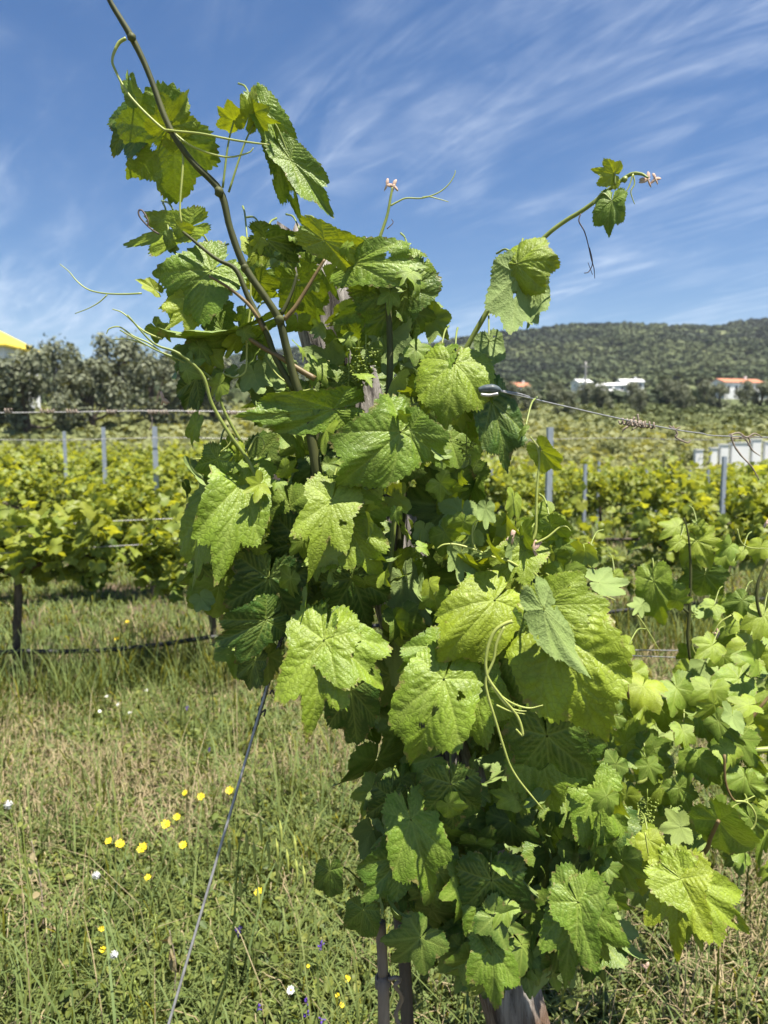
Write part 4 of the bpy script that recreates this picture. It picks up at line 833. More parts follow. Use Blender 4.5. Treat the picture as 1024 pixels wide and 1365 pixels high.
def rand_frame(g, up=.5, spread=.8):
    N_ = Vector((g.normal() * spread, g.normal() * spread, up + abs(g.normal()) * .6)).normalized()
    T = Vector((g.normal(), g.normal(), -.6)); T = (T - N_ * T.dot(N_)).normalized(); Yv = -T; Xv = Yv.cross(N_)
    return np.array([Xv, Yv, N_]).T
LOWT = [lowleaf(i) for i in range(6)]; LOWS = [lowleaf(i, 11) for i in range(4)]
def vine_meshes(seed, n, tm, s=(.05, .085), half=.58, hgt=(.50, 1.02)):
    g = np.random.default_rng(seed); out = []
    lumps = [(g.uniform(-half, half), g.normal() * .12, g.uniform(hgt[0] + .06, hgt[1] - .04), g.uniform(.10, .24)) for _ in range(12)]
    while len(out) < n:
        l = lumps[g.integers(len(lumps))]; v = g.normal(size=3); v /= np.linalg.norm(v); r = l[3] * g.random() ** .4
        p = np.array([l[0] + v[0] * r * 1.2, l[1] + v[1] * r * 1.1, l[2] + v[2] * r])
        if g.random() < .12: p[2] = hgt[1] + g.random() ** 2 * .38 - .08
        if p[2] < hgt[0] - .12: continue
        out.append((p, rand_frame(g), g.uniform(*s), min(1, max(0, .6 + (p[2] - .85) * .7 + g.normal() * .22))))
    V, Q, T, To = cloud(out, tm)
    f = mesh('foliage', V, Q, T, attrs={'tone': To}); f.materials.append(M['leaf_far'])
    tb = TB(); x = g.normal() * .006
    tb.tube([(0, 0, -.06), (x, .01, .25), (-x, 0, .5), (.02, 0, .72)], [.028, .024, .022, .018], seg=9, rough=.12, seed=seed)
    for sg in (-1, 1): tb.tube([(.01, 0, .66), (sg * .2, 0, .74), (sg * .55, .01, .76)], [.016, .013, .009], seg=7, rough=.1)
    t = tb.me('trunk'); t.materials.append(M['bark'])
    return f, t
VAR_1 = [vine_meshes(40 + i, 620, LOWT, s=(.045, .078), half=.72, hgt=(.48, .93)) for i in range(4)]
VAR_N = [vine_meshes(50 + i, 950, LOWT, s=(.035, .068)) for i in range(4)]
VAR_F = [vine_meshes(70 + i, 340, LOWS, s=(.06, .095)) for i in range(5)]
def vine_at(x, y, f, t, rz, label, group, sc=1):
    e = empty('grapevine', (x, y, float(HT(x, y))), label, 'grapevine', group); e.rotation_euler.z = rz; e.scale = (sc, 1, sc)
    for nm, me in (('foliage', f), ('trunk', t)):
        o = bpy.data.objects.new(nm, me); COL.objects.link(o); o.parent = e
    return e
ROWN = ['first', 'second', 'third', 'fourth', 'fifth', 'sixth', 'seventh', 'eighth', 'ninth', 'tenth', 'eleventh', 'twelfth', 'thirteenth', 'fourteenth']
ang = math.atan(SLOPE); total = 0
g = np.random.default_rng(8)
GR = 'grapevines in the rows behind'
row_y0 = [5.05 + 2.6 * k for k in range(11)]
for k, y0 in enumerate(row_y0):
    step = 1.09
    a0 = -.60 * y0; x = -2.19 + step * math.ceil((-.6 * y0 / (1 + .6 * SLOPE) + 2.19) / step)
    c = 0
    while x < .62 * (y0 + SLOPE * x):
        y = y0 + SLOPE * x; u = x / y * 1000 + 512
        # hidden behind the vine in front
        if k > 0 and 400 < u < 560: x += step; continue
        if k > 0 and g.random() < .13: x += step; continue
        if k == 0:
            lab = {0: 'leafy grapevine cut by the left edge, with a dark trunk beside the black hose', 1: 'grapevine of the nearest row behind, its thin trunk bent just left of the front vine', 2: 'grapevine of the nearest row behind, mostly hidden by the front vine',
                   3: 'grapevine of the nearest row behind, seen just right of the front vine', 4: 'grapevine of the nearest row behind, above the right-hand wires', 5: 'grapevine of the nearest row behind, at the right edge'}
            c_ = int(round((x + 2.19) / step)); lab = lab.get(c_, 'grapevine ending the nearest row behind, partly cut by the picture edge'); 
        elif k < 4: lab = 'bushy grapevine of the %s row behind, %s plant from the left' % (ROWN[k], (['first','second','third','fourth','fifth','sixth','seventh','eighth','ninth','tenth','eleventh','twelfth','thirteenth','fourteenth','fifteenth','sixteenth','seventeenth','eighteenth'][c]))
        else: lab = 'bushy green grapevine in the %s row behind the front vine' % ROWN[k]
        f, t = (VAR_1 if k < 1 else VAR_N if k < 3 else VAR_F)[int(g.integers(4))]
        vine_at(x, y, f, t, ang + (math.pi if g.random() < .5 else 0) + g.normal() * .03, lab, GR, g.uniform(.82, 1.12)); total += 1; c += 1
        x += step
print('vines', total)
# steel line posts with their wires
def steel_mesh(h):
    tb = TB(); w_, t_ = .045, .004
    tb.box((-w_ / 2, -.015, -.1), (w_ / 2, -.015 + t_, h)); tb.box((-w_ / 2, -.011, -.1), (-w_ / 2 + t_, .016, h)); tb.box((w_ / 2 - t_, -.011, -.1), (w_ / 2, .016, h))
    for z in np.arange(.4, h - .05, .12): tb.box((-w_ / 2 - .004, -.018, z), (-w_ / 2 + .002, -.0152, z + .02)); tb.box((w_ / 2 - .002, -.018, z), (w_ / 2 + .004, -.0152, z + .02))
    me = tb.me('steel_post', smooth=False); me.materials.append(M['steel']); return me
SP = [(208, 7.05, 1.62), (140, 9.1, 1.65), (88, 11.4, 1.62), (732, 5.75, 1.60), (965, 8.0, 1.36), (780, 10.6, 1.25), (798, 13.6, 1.3), (733, 16.0, 1.3), (862, 14.2, 1.2), (876, 17.0, 1.25), (903, 19.0, 1.25), (920, 15.0, 1.2), (944, 13.0, 1.2), (655, 12.0, 1.3), (1008, 12.5, 1.2)]
LB = {208: 'tallest steel post left of the front vine', 140: 'second steel post from the right among the three left of the vine', 88: 'faint thin steel post farthest left over the left rows', 732: 'thick grey steel post just right of the front vine',
      965: 'thin steel post at the right, in front of the white garden wall', 780: 'thin steel post half sunk in the rows, right of the thick one'}
for (px, y, h) in SP:
    x = (px - 512) / 1000 * y; o = link('steel_post', steel_mesh(h)); o.location = (x, y, float(HT(x, y)))
    tag(o, LB.get(px, 'distant thin steel trellis post standing among the far rows'), 'post', 'steel trellis posts'); o.rotation_euler.z = ang
def row_wire(y0, h, x0, x1, rad, label, sag=.03, mat='wire'):
    tb = TB(); n = int((x1 - x0) / .6); q = []
    for i in range(n + 1):
        x = x0 + (x1 - x0) * i / n; y = y0 + SLOPE * x; q.append((x, y, h + sag * math.sin(i * 1.7) * .4))
    tb.tube(q, rad, seg=5, step=2); me = tb.me('row_wire'); o = link('row_wire', me, M[mat]); tag(o, label, 'wire', 'wires of the rows behind'); return o
rw = row_wire(5.0, 1.66, -4, .3, .0035, 'top wire of the nearest row behind, hung with dry tendrils at left')
for i in range(16):
    x = -2.6 + .16 * i + rng.normal() * .05; y = 5.0 + SLOPE * x; tb = TB(); g = np.random.default_rng(i)
    q = [(x + .04 * t, y + .012 * math.cos(t * 14), 1.66 + .012 * math.sin(t * 14)) for t in np.linspace(-.5, .5 + g.random(), 12)]
    tb.tube(q, .005, seg=5, step=2); 
    if i % 5 == 2: tb.tube([(x, y, 1.66), (x + .01, y, 1.6), (x - .01, y, 1.55)], .005, seg=5)
    link('old_tendril', tb.me('old_tendril'), M['stake'], rw)
row_wire(5.0, 1.0, -4, .2, .0025, 'upper middle wire of the nearest row behind, left of the vine')
row_wire(4.9, .86, -4, .2, .0025, 'lower middle wire of the nearest row behind, left of the vine')
row_wire(7.65, 1.5, -7, 7, .003, 'top wire of the second row behind')
# irrigation hose on the nearest row behind
tb = TB(); hp = [(x, 5.02 + SLOPE * x - .05, .255 - .035 * abs(math.sin((x + 2.19) / 1.09 * math.pi))) for x in np.linspace(-4.43, 5, 60)]
tb.tube(hp, .015, seg=8, step=3); o = link('irrigation_hose', tb.me('irrigation_hose'), M['hose']); tag(o, 'black irrigation hose slung between the trunks of the row behind', 'hose')

# ------------------------------------------------------------------ grass, straw, weeds
BARE = [(-1.5, 3.85, .8, .13, .26), (-.4, 3.55, .3, .12, .2), (-.95, 2.85, .28, .16, .25), (-1.75, 3.1, .35, .25, .22), (-.25, 3.3, .3, .2, .17), (-1.0, 5.9, 1.6, .4, .25), (1.0, 2.2, .45, .4, .3), (-1.15, 2.25, .25, .12, .2), (2.2, 5.0, 1.2, .5, .2)]
def patch(x, y): return .5 + .9 * (fbm(x * 1.3 + 20, y * 1.3, 3, 3) - .5) + .9 * (fbm(x * 5, y * 5 + 9, 4, 2) - .5) - sum(a * np.exp(-((x - cx) / rx) ** 2 - ((y - cy) / ry) ** 2) for cx, cy, rx, ry, a in BARE)            # high: green, low: dry
def blades(name, n, region, h, wd, tone, lean, seed, mat, dens=None, clump=.06, flat=False, per=8):
    g = np.random.default_rng(seed); x = region(g, n); X, Y = x
    if dens is not None:
        keep = g.random(len(X)) < dens(X, Y); X, Y = X[keep], Y[keep]
    k = per; nc = len(X); ct = np.repeat(g.normal(size=nc) * .22, k); chh = np.repeat(g.uniform(.55, 1.45, nc), k)
    ox, oy = g.normal(size=nc * k) * clump, g.normal(size=nc * k) * clump
    X = np.repeat(X, k) + ox; Y = np.repeat(Y, k) + oy
    m = len(X); Z = HT(X, Y)
    a = np.arctan2(oy, ox) + g.normal(size=m) * .9; H = g.uniform(h[0], h[1], m) * chh * (.6 + .8 * fbm(X * .9, Y * .9, 15, 3)); W = g.uniform(wd[0], wd[1], m)
    ln = g.uniform(lean[0], lean[1], m); ca, sa = np.cos(a), np.sin(a)
    base = np.stack([X, Y, Z], -1); side = np.stack([-sa, ca, np.zeros(m)], -1); out = np.stack([ca, sa, np.zeros(m)], -1)
    lv = []
    for t, wf in ((0, .7), (.4, 1.0), (.75, .7), (1.0, .08)):
        bend = ln * t ** 1.6
        if flat: c = base + out * (H * t)[:, None] + np.array([0, 0, 1]) * (.01 + .05 * ln * np.sin(math.pi * t) + .02 * g.random(m))[:, None]
        else: c = base + out * (H * np.sin(bend) * t)[:, None] + np.array([0, 0, 1]) * (H * t * np.cos(bend * .8))[:, None]
        lv += [c - side * (W * wf)[:, None], c + side * (W * wf)[:, None]]
    V = np.stack(lv, 1).reshape(-1, 3); b = np.arange(m)[:, None] * 8
    Q = np.concatenate([b + [0, 1, 3, 2], b + [2, 3, 5, 4], b + [4, 5, 7, 6]], 1).reshape(-1, 4)
    T = np.clip(tone[0] + (tone[1] - tone[0]) * g.random(m) + g.normal(size=m) * .08 + ct, 0, 1)
    o = link(name, mesh(name, V, Q, attrs={'tone': np.repeat(T, 8)}), M[mat]); tag(o, kind='stuff'); return o
def wedge(y0, y1, half=.62, pad=.5):
    def f(g, n):
        y = np.sqrt(g.uniform(y0 * y0, y1 * y1, n)); x = g.uniform(-1, 1, n) * (half * y + pad); return x, y
    return f
gr_d = lambda X, Y: np.clip((patch(X, Y) - .38) * 6, .30, 1)
dry_d = lambda X, Y: np.clip((.43 - patch(X, Y)) * 6, .025, .75)
blades('short_grass', 9000, wedge(1.2, 4.2), (.03, .10), (.0016, .0036), (.15, .8), (.3, 1.6), 1, 'grass', gr_d)
blades('low_weeds', 20000, wedge(1.2, 4.5), (.015, .05), (.003, .008), (.1, .75), (.5, 1.8), 2, 'grass', gr_d, clump=.03, per=7)
blades('long_grass', 850, wedge(1.3, 3.8), (.14, .34), (.0016, .0035), (.2, .8), (.2, 1.1), 3, 'grass', gr_d, clump=.03, per=7)
blades('dry_stalks', 110, wedge(1.4, 3.4), (.22, .42), (.0009, .0018), (.2, .9), (.15, .9), 14, 'straw', None, clump=.04, per=3)
blades('dry_straw', 9000, wedge(1.2, 5.0), (.04, .18), (.0008, .002), (.2, 1), (.2, 1.5), 4, 'straw', dry_d, clump=.09, flat=True, per=6)
blades('dry_grass', 2600, wedge(1.3, 7.0), (.05, .20), (.0008, .002), (.1, .9), (.1, 1.2), 5, 'straw', dry_d, clump=.05, per=8)
rowd = lambda X, Y: np.clip(1.1 - np.abs((Y - SLOPE * X) - 4.85) / .55, 0, 1)
blades('row_grass', 4200, wedge(3.4, 6.2), (.12, .34), (.0018, .004), (.2, .75), (.1, .8), 6, 'grass', rowd, clump=.05, per=9)
blades('middle_grass', 16000, wedge(4.0, 12.0), (.04, .13), (.003, .007), (.2, .8), (.2, 1.3), 7, 'grass', gr_d, clump=.10, per=8)
blades('middle_straw', 6000, wedge(4.5, 13.0), (.05, .2), (.002, .004), (.1, .9), (.1, 1.3), 8, 'straw', dry_d, clump=.1, per=7)
blades('far_grass', 16000, wedge(11.0, 42.0, .66), (.08, .3), (.008, .02), (.2, .8), (.2, 1.3), 9, 'grass', None, clump=.3, per=6)
# leafy rosettes of small broad weeds
def rosettes(name, n, reg, seed, s=(.012, .03), dens=gr_d, mat='grass'):
    g = np.random.default_rng(seed); X, Y = reg(g, n); kp = g.random(n) < dens(X, Y); out = []
    for x, y in zip(X[kp], Y[kp]):
        z = float(HT(x, y)); h = g.uniform(.02, .09)
        for k in range(int(g.integers(6, 14))):
            a = g.uniform(0, 6.28); r = g.uniform(.01, .05); out.append(((x + math.cos(a) * r, y + math.sin(a) * r, z + h * g.random()), rand_frame(g, .8, .5), g.uniform(*s), g.uniform(.05, .75)))
    V, Q, T, To = cloud(out, OVAL); o = link(name, mesh(name, V, Q, T, attrs={'tone': To}), M[mat]); tag(o, kind='stuff')
def oval():
    V = [(0, 0, 0)] + [(.36 * math.sin(a) * (1 - .2 * math.cos(a)), -.6 - .6 * math.cos(a), .12 * abs(math.sin(a)) - .1 * (1 + math.cos(a))) for a in np.linspace(-2.7, 2.7, 9)]
    return np.array(V), np.zeros((0, 4), int), np.array([(0, 1 + i, 2 + i) for i in range(8)])
OVAL = [oval()]
rosettes('broad_weeds', 6500, wedge(1.2, 4.2), 21)
# ------------------------------------------------------------------ flowers and single weeds
def ground_pt(px, py, h):
    """point at height h above the ground seen at this pixel"""
    dr = F_ + (px - 512) / 1000 * R_ + (682.5 - py) / 1000 * U_; d = (CAMZ - h) / -dr.z; return CAM + dr * d
def flower(px, py, h, r, petal, disc, npet, label, group, cat='flower', tilt=.75, cup=.2, name='yellow_flower'):
    g = np.random.default_rng(int(px * 3 + py)); p = ground_pt(px, py, h); x, y = p.x + g.normal() * .03, p.y + g.normal() * .03
    z0 = float(HT(x, y)); e = empty(name, (x, y, z0), label, cat, group)
    tb = TB(); tb.tube([(x, y, z0), ((x * 2 + p.x) / 3 + g.normal() * .008, (y * 2 + p.y) / 3, z0 + (p.z - z0) * .45), tuple(p)], [.0013, .0012, .001], seg=6)
    for k in range(3):
        q = g.random() * .5 + .2; c = np.array([x, y, z0]) * (1 - q) + np.array(p) * q; a = g.uniform(0, 6.28)
        tb.tube([tuple(c), tuple(c + [math.cos(a) * .02, math.sin(a) * .02, .015]), tuple(c + [math.cos(a) * .04, math.sin(a) * .04, .012])], [.001, .0022, .0005], seg=5, flat=.3)
    link('stem', tb.me('stem'), M['stem'], e)
    Nn = Vector((g.normal() * .2, -tilt + g.normal() * .12, 1)).normalized(); Xv = Nn.orthogonal().normalized(); Yv = Nn.cross(Xv); Fm = np.array([Xv, Yv, Nn]).T
    tb = TB()
    for k in range(npet):
        a = 2 * math.pi * k / npet + g.normal() * .08; rr = r * g.uniform(.85, 1.08); wv = r * 1.35 / npet + .0004
        q = [(.15, -.3), (.6, -1), (.92, -.7), (1, 0), (.92, .7), (.6, 1), (.15, .3)]
        V = [(u * rr * math.cos(a) - v * wv * math.sin(a), u * rr * math.sin(a) + v * wv * math.cos(a), cup * r * u * u + .0008 * (k % 2)) for u, v in q]
        V += [(v[0], v[1], v[2] - .0004) for v in V]
        tb.poly(np.array(V) @ Fm.T, Q=[(0, 1, 5, 6), (1, 2, 4, 5), (6 + 7, 5 + 7, 1 + 7, 7), (12, 11, 9, 8)], T=[(2, 3, 4), (11, 10, 9)])
    link('petals', tb.me('petals'), M[petal], e, loc=p)
    tb = TB(); V, T = ICO1; tb.poly((V * [r * .3, r * .3, r * .16] + [0, 0, r * .1]) @ Fm.T, T=T); link('flower_disc', tb.me('flower_disc'), M[disc], e, loc=p)
YF = [(247, 1057, .011, 'half-open yellow flower highest of the group, left of the open one'), (268, 1062, .014, 'yellow flower near the top of the group, left of the guy wire'), (306, 1054, .015, 'yellow flower touching the guy wire, rightmost of the upper ones'),
      (236, 1089, .012, 'yellow flower just above and right of its twin in the middle pair'), (221, 1099, .015, 'yellow flower, lower left one of the middle pair'), (145, 1121, .011, 'small yellow flower, leftmost of the group'),
      (160, 1125, .015, 'yellow flower second from the left of the group'), (190, 1131, .017, 'largest yellow flower, third from the left of the group'), (244, 1127, .013, 'yellow flower standing alone below the middle pair'),
      (197, 1170, .010, 'small yellow flower hanging below the largest one'), (345, 1189, .012, 'yellow flower right of the guy wire beside the wild oat'), (136, 1238, .009, 'small yellow flower low in the grass at left, upper one'), (137, 1266, .009, 'small yellow flower low in the grass at left, lower one'),
      (463, 1305, .009, 'small yellow flower low near the stake, uppermost'), (450, 1327, .006, 'tiny yellow flower near the stake, middle one'), (456, 1340, .007, 'tiny yellow flower near the stake, lowest one'), (411, 1288, .005, 'tiny orange flower above the white daisy'),
      (170, 829, .012, 'tiny blurred yellow flower beyond the hose, right one'), (155, 852, .012, 'tiny blurred yellow flower just above the hose')]
for i, (px, py, r, lb) in enumerate(YF):
    flower(px, py, .30 if py < 1200 and py > 1000 else .10, r * (1.0 if py > 1000 else 1.4), 'yellow', 'orange', 13, lb, 'yellow flowers in the grass', cup=.25)
flower(388, 1320, .12, .011, 'whitepetal', 'orange', 14, 'small white daisy with a yellow centre, low in the grass', 'white daisies', name='daisy')
for px, py in ((133, 948), (157, 939), (173, 950), (142, 928), (195, 920)):
    flower(px, py, .12, .009, 'whitepetal', 'orange', 12, 'blurred white daisy in the dry grass below the black hose', 'white daisies', name='daisy', cup=0)
def purple(px, py, s, lb, h=.12):
    p = ground_pt(px, py, h); z0 = float(HT(p.x, p.y)); e = empty('purple_flower', (p.x, p.y, z0), lb, 'flower', 'purple flowers in the grass'); g = np.random.default_rng(int(px))
    tb = TB(); tb.tube([(p.x + .01, p.y, z0), (p.x, p.y, (z0 + p.z) / 2), tuple(p)], .0012, seg=6); link('stem', tb.me('stem'), M['stem'], e)
    tb = TB(); V, T = ICO1
    for k in range(9):
        v = g.normal(size=3); v /= np.linalg.norm(v); c = v * [s * .6, s * .5, s * .9]
        W = V * [s * .20, s * .20, s * .5]; q = Vector((0, 0, 1)).rotation_difference(Vector(v + np.array([0, 0, .3]))).to_matrix(); tb.poly(np.array([(q @ Vector(a))[:] for a in W]) + c, T=T)
    link('petals', tb.me('petals'), M['purple'], e, loc=p)
for px, py, s, lb in ((317, 1242, .014, 'purple flower spike by the foot of the wild oat'), (427, 1261, .013, 'purple flower left of the stake, above the daisy'), (410, 1335, .009, 'purple flower right of the white daisy'), (409, 1352, .010, 'purple flower below right of the daisy'),
                      (429, 1359, .010, 'purple flower at the bottom edge, rightmost of three'), (345, 1344, .008, 'small dim purple flower left of the daisy'), (497, 1140, .014, 'purple flower half hidden left of the hanging leaves'), (722, 1268, .016, 'purple flower in shade between stump and right leaves'),
                      (280, 1000, .010, 'blurred purple flower on the dry ground left of the guy wire'), (250, 944, .011, 'blurred purple flower near the thin bent trunk')):
    purple(px, py, s, lb)
def fluffy(px, py, h, r, lb, branches=3):
    p = ground_pt(px, py, h); g = np.random.default_rng(int(px)); x, y = p.x + .05, p.y + .02; z0 = float(HT(x, y)); e = empty('seeding_weed', (x, y, z0), lb, 'weed', 'seeding weeds')
    tb = TB(); tb.tube([(x, y, z0), (x - .01, y, z0 + h * .5), tuple(p)], [.0024, .002, .0013], seg=7)
    for k in range(branches):
        q = .5 + .12 * k; c = np.array([x, y, z0]) * (1 - q) + np.array(p) * q; a = g.uniform(0, 6.28); e1 = c + [math.cos(a) * .04, math.sin(a) * .03, .05]
        tb.tube([tuple(c), tuple((c + e1) / 2 + [0, 0, -.005]), tuple(e1)], [.0014, .001, .0008], seg=6)
        V, T = ICO1; tb.poly(V * [.004, .004, .009] + e1, T=T)
    link('stem', tb.me('stem'), M['stem'], e)
    tb = TB()
    for k in range(90):
        v = g.normal(size=3); v /= np.linalg.norm(v); tb.tube([(0, 0, 0), tuple(v * r)], [.0002, .0005], seg=3, step=1)
    V, T = ICO1; tb.poly(V * r * .55 * (1 + .2 * g.normal(size=(len(V), 1))), T=T)
    link('seed_head', tb.me('seed_head'), M['fluff'], e, loc=p)
fluffy(128, 1167, .34, .011, 'weed with one small white fluffy seed head, left of the yellow flowers')
fluffy(11, 1073, .5, .013, 'tall branching weed with pale fluff at the left edge', 5)
fluffy(152, 1273, .3, .010, 'weed with a greyish seed head low at left')
# wild oat: bent stalk with hanging spikelets
e0 = ground_pt(300, 1365, .25); ex, ey = e0.x - .03, e0.y + .03; eo = empty('wild_oat', (ex, ey, 0), 'wild oat with drooping pale green spikelets, right of the guy wire', 'grass plant')
do = (e0 - CAM).dot(F_)
sp = [P(284, 1372, do), P(300, 1310, do), P(312, 1230, do), P(316, 1160, do), P(322, 1110, do), P(334, 1088, do), P(352, 1096, do), P(376, 1118, do), P(400, 1150, do)]
tb = TB(); tb.tube([(ex, ey, 0)] + [tuple(p) for p in sp], [.0028, .0026, .0026, .0026, .0022, .0016, .001, .0008, .0007, .0005], seg=7); link('stalk', tb.me('stalk'), M['stem'], eo)
tb = TB(); tb.tube(pts([(309, 1250), (313, 1290), (318, 1330), (320, 1370)], do), [.003, .004, .003, .0008], seg=6, flat=.2)
link('blade', tb.me('blade'), M['stem'], eo)
tb = TB(); tb.tube(pts([(314, 1180), (330, 1118), (344, 1100)], do), [.003, .003, .0006], seg=6, flat=.2); link('blade', tb.me('blade'), M['stem'], eo)
for (x1, y1, y0) in ((305, 1126, 1108), (328, 1115, 1095), (338, 1128, 1095), (347, 1100, 1092), (357, 1128, 1100), (373, 1100, 1096), (368, 1124, 1106), (382, 1138, 1118), (392, 1120, 1110), (394, 1150, 1130), (404, 1160, 1140), (319, 1175, 1150), (343, 1188, 1165), (368, 1150, 1135)):
    tb = TB(); tb.tube(pts([(x1 - 3, y0 - 8), (x1, y0), (x1 + .5, y1 - 2)], do), .0004, seg=4); tb.tube(pts([(x1, y1 - 6), (x1 + 1, y1 + 4), (x1 + 2, y1 + 16), (x1 + 2, y1 + 28)], do), [.0008, .0042, .0030, .0004], seg=6)
    link('spikelet', tb.me('spikelet'), M['tendril'], eo)
# a few taller single weeds that cross the lower left
for i, (px, py, px2, py2, h) in enumerate(((40, 1365, 28, 1075, .6), (58, 1240, 42, 1120, .4), (190, 1365, 172, 1290, .3), (232, 1330, 226, 1240, .3), (285, 1230, 290, 1080, .35), (35, 1330, 28, 1240, .4))):
    p0 = ground_pt(px, py, 0.02); d = (p0 - CAM).dot(F_); p1 = P(px2, py2, d); e = empty('tall_weed', p0, ['tall bare weed stalk at the far left', 'dry thin weed stalk left of the yellow flowers', 'upright weed with small leaves at the bottom left', 'dry curled weed stalk left of the guy wire', 'grey-leaved weed behind the upper yellow flowers', 'weed with a small closed bud at lower left'][i], 'weed', 'single tall weeds')
    tb = TB(); g = np.random.default_rng(i); tb.tube([tuple(p0), tuple(p0.lerp(p1, .5) + Vector((.01, 0, 0))), tuple(p1)], [.0026, .002, .001], seg=7); link('stem', tb.me('stem'), M['stake'] if i in (1, 3) else M['stem'], e)
    out = [(tuple(p0.lerp(p1, g.random())), rand_frame(g, .6, .8), g.uniform(.012, .03), g.uniform(.2, .7)) for _ in range(14)]
    V, Q, T, To = cloud(out, OVAL); link('weed_leaves', mesh('weed_leaves', V, Q, T, attrs={'tone': To}), M['grass'] if i not in (1, 3) else M['straw'], e)

# ------------------------------------------------------------------ olives, bushes, hill wood, houses
def tree_meshes(seed, n, mat, h=4.5, rad=2.4, ls=(.10, .22), low=.25, barkm='bark'):
    g = np.random.default_rng(seed); lumps = []
    for _ in range(16):
        a = g.uniform(0, 6.28); r = rad * math.sqrt(g.random()) * .75; z = h * g.uniform(low + .1, .92); lumps.append((math.cos(a) * r * (1.2 - z / h * .5), math.sin(a) * r * (1.2 - z / h * .5), z, rad * g.uniform(.22, .42)))
    out = []
    while len(out) < n:
        l = lumps[g.integers(len(lumps))]; v = g.normal(size=3); v /= np.linalg.norm(v); p = np.array(l[:3]) + v * l[3] * g.random() ** .45
        if p[2] < .1: continue
        N_ = Vector(v * .9 + g.normal(size=3) * .5 + [0, 0, .3]).normalized(); T = N_.orthogonal().normalized(); T = Matrix.Rotation(g.uniform(0, 6.28), 3, N_) @ T
        out.append((p, np.array([(-T).cross(N_), -T, N_]).T, g.uniform(*ls), np.clip(g.normal() * .25 + .5, 0, 1)))
    V, Q, T, To = cloud(out, OVAL); c = mesh('crown', V, Q, T, attrs={'tone': To}); c.materials.append(M[mat])
    tb = TB(); tb.tube([(0, 0, -.3), (.05, 0, h * .2), (-.05, .05, h * .45), (0, 0, h * .7)], [.22, .17, .12, .05], seg=9, rough=.1)
    for l in lumps[:7]: tb.tube([(0, 0, h * .2), (l[0] * .5, l[1] * .5, l[2] * .6), tuple(l[:3])], [.12, .07, .03], seg=6)
    t = tb.me('trunk'); t.materials.append(M[barkm]); return c, t
OL = [tree_meshes(90 + i, 2600, 'olive', ls=(.12, .26), low=.15) for i in range(4)]
def tree_at(name, pr, x, y, s, label, cat, group, sz=None):
    e = empty(name, (x, y, float(HT(x, y)) - .1), label, cat, group); e.scale = (s, s, sz or s); e.rotation_euler.z = (x * 7.3) % 6.28
    for nm, me in (('crown', pr[0]), ('trunk', pr[1])):
        o = bpy.data.objects.new(nm, me); COL.objects.link(o); o.parent = e
OT = []
g = np.random.default_rng(12)
for px, y, s, lab in ((38, 40, 1.28, 'tall grey-green olive tree at the left, in front of the yellow roof'), (125, 44, 1.25, 'olive tree behind the left vineyard, second from the left'), (205, 47, 1.30, 'broad olive tree just left of the front vine'), (6, 44, 1.1, 'olive tree cut by the left edge'),
                  (285, 50, 1.1, 'olive tree partly behind the left leaves of the front vine'), (85, 56, 1.5, 'olive tree of the back line, between the two at the left'), (165, 60, 1.5, 'olive tree of the back line, above the thin steel posts'), (245, 62, 1.4, 'olive tree of the back line beside the front vine')):
    y = y + 9; s = s * 1.0 * (1 + .10 * math.sin(px)); x = (px - 512) / 1000 * y; tree_at('olive_tree', OL[int(g.integers(4))], x, y, s, lab, 'tree', 'olive trees left of the vine')
ORD = ['first', 'second', 'third', 'fourth', 'fifth', 'sixth', 'seventh', 'eighth', 'ninth', 'tenth', 'eleventh', 'twelfth', 'thirteenth', 'fourteenth', 'fifteenth', 'sixteenth', 'seventeenth', 'eighteenth', 'nineteenth', 'twentieth']
OLP = sorted([(650, 66, .95), (700, 70, 1.05), (752, 64, .95), (800, 72, 1.1), (850, 68, .95), (905, 74, 1.1), (955, 78, 1.1), (1010, 80, 1.2), (675, 84, 1.2), (735, 92, 1.2), (775, 88, 1.2), (840, 90, 1.2), (885, 96, 1.3), (935, 100, 1.3), (990, 98, 1.3), (1045, 84, 1.2)])
for i, (px, y, s) in enumerate(OLP):
    y = y + 14; s = s * .68; x = (px - 512) / 1000 * y; tree_at('olive_tree', OL[int(g.integers(4))], x, y, s, 'grey-green olive tree, %s of the line below the hill counting from the front vine' % ORD[i], 'tree', 'olive trees below the hill')
SBM = tree_meshes(120, 1500, 'scrub', h=1.5, rad=1.5, ls=(.07, .16), low=.0)
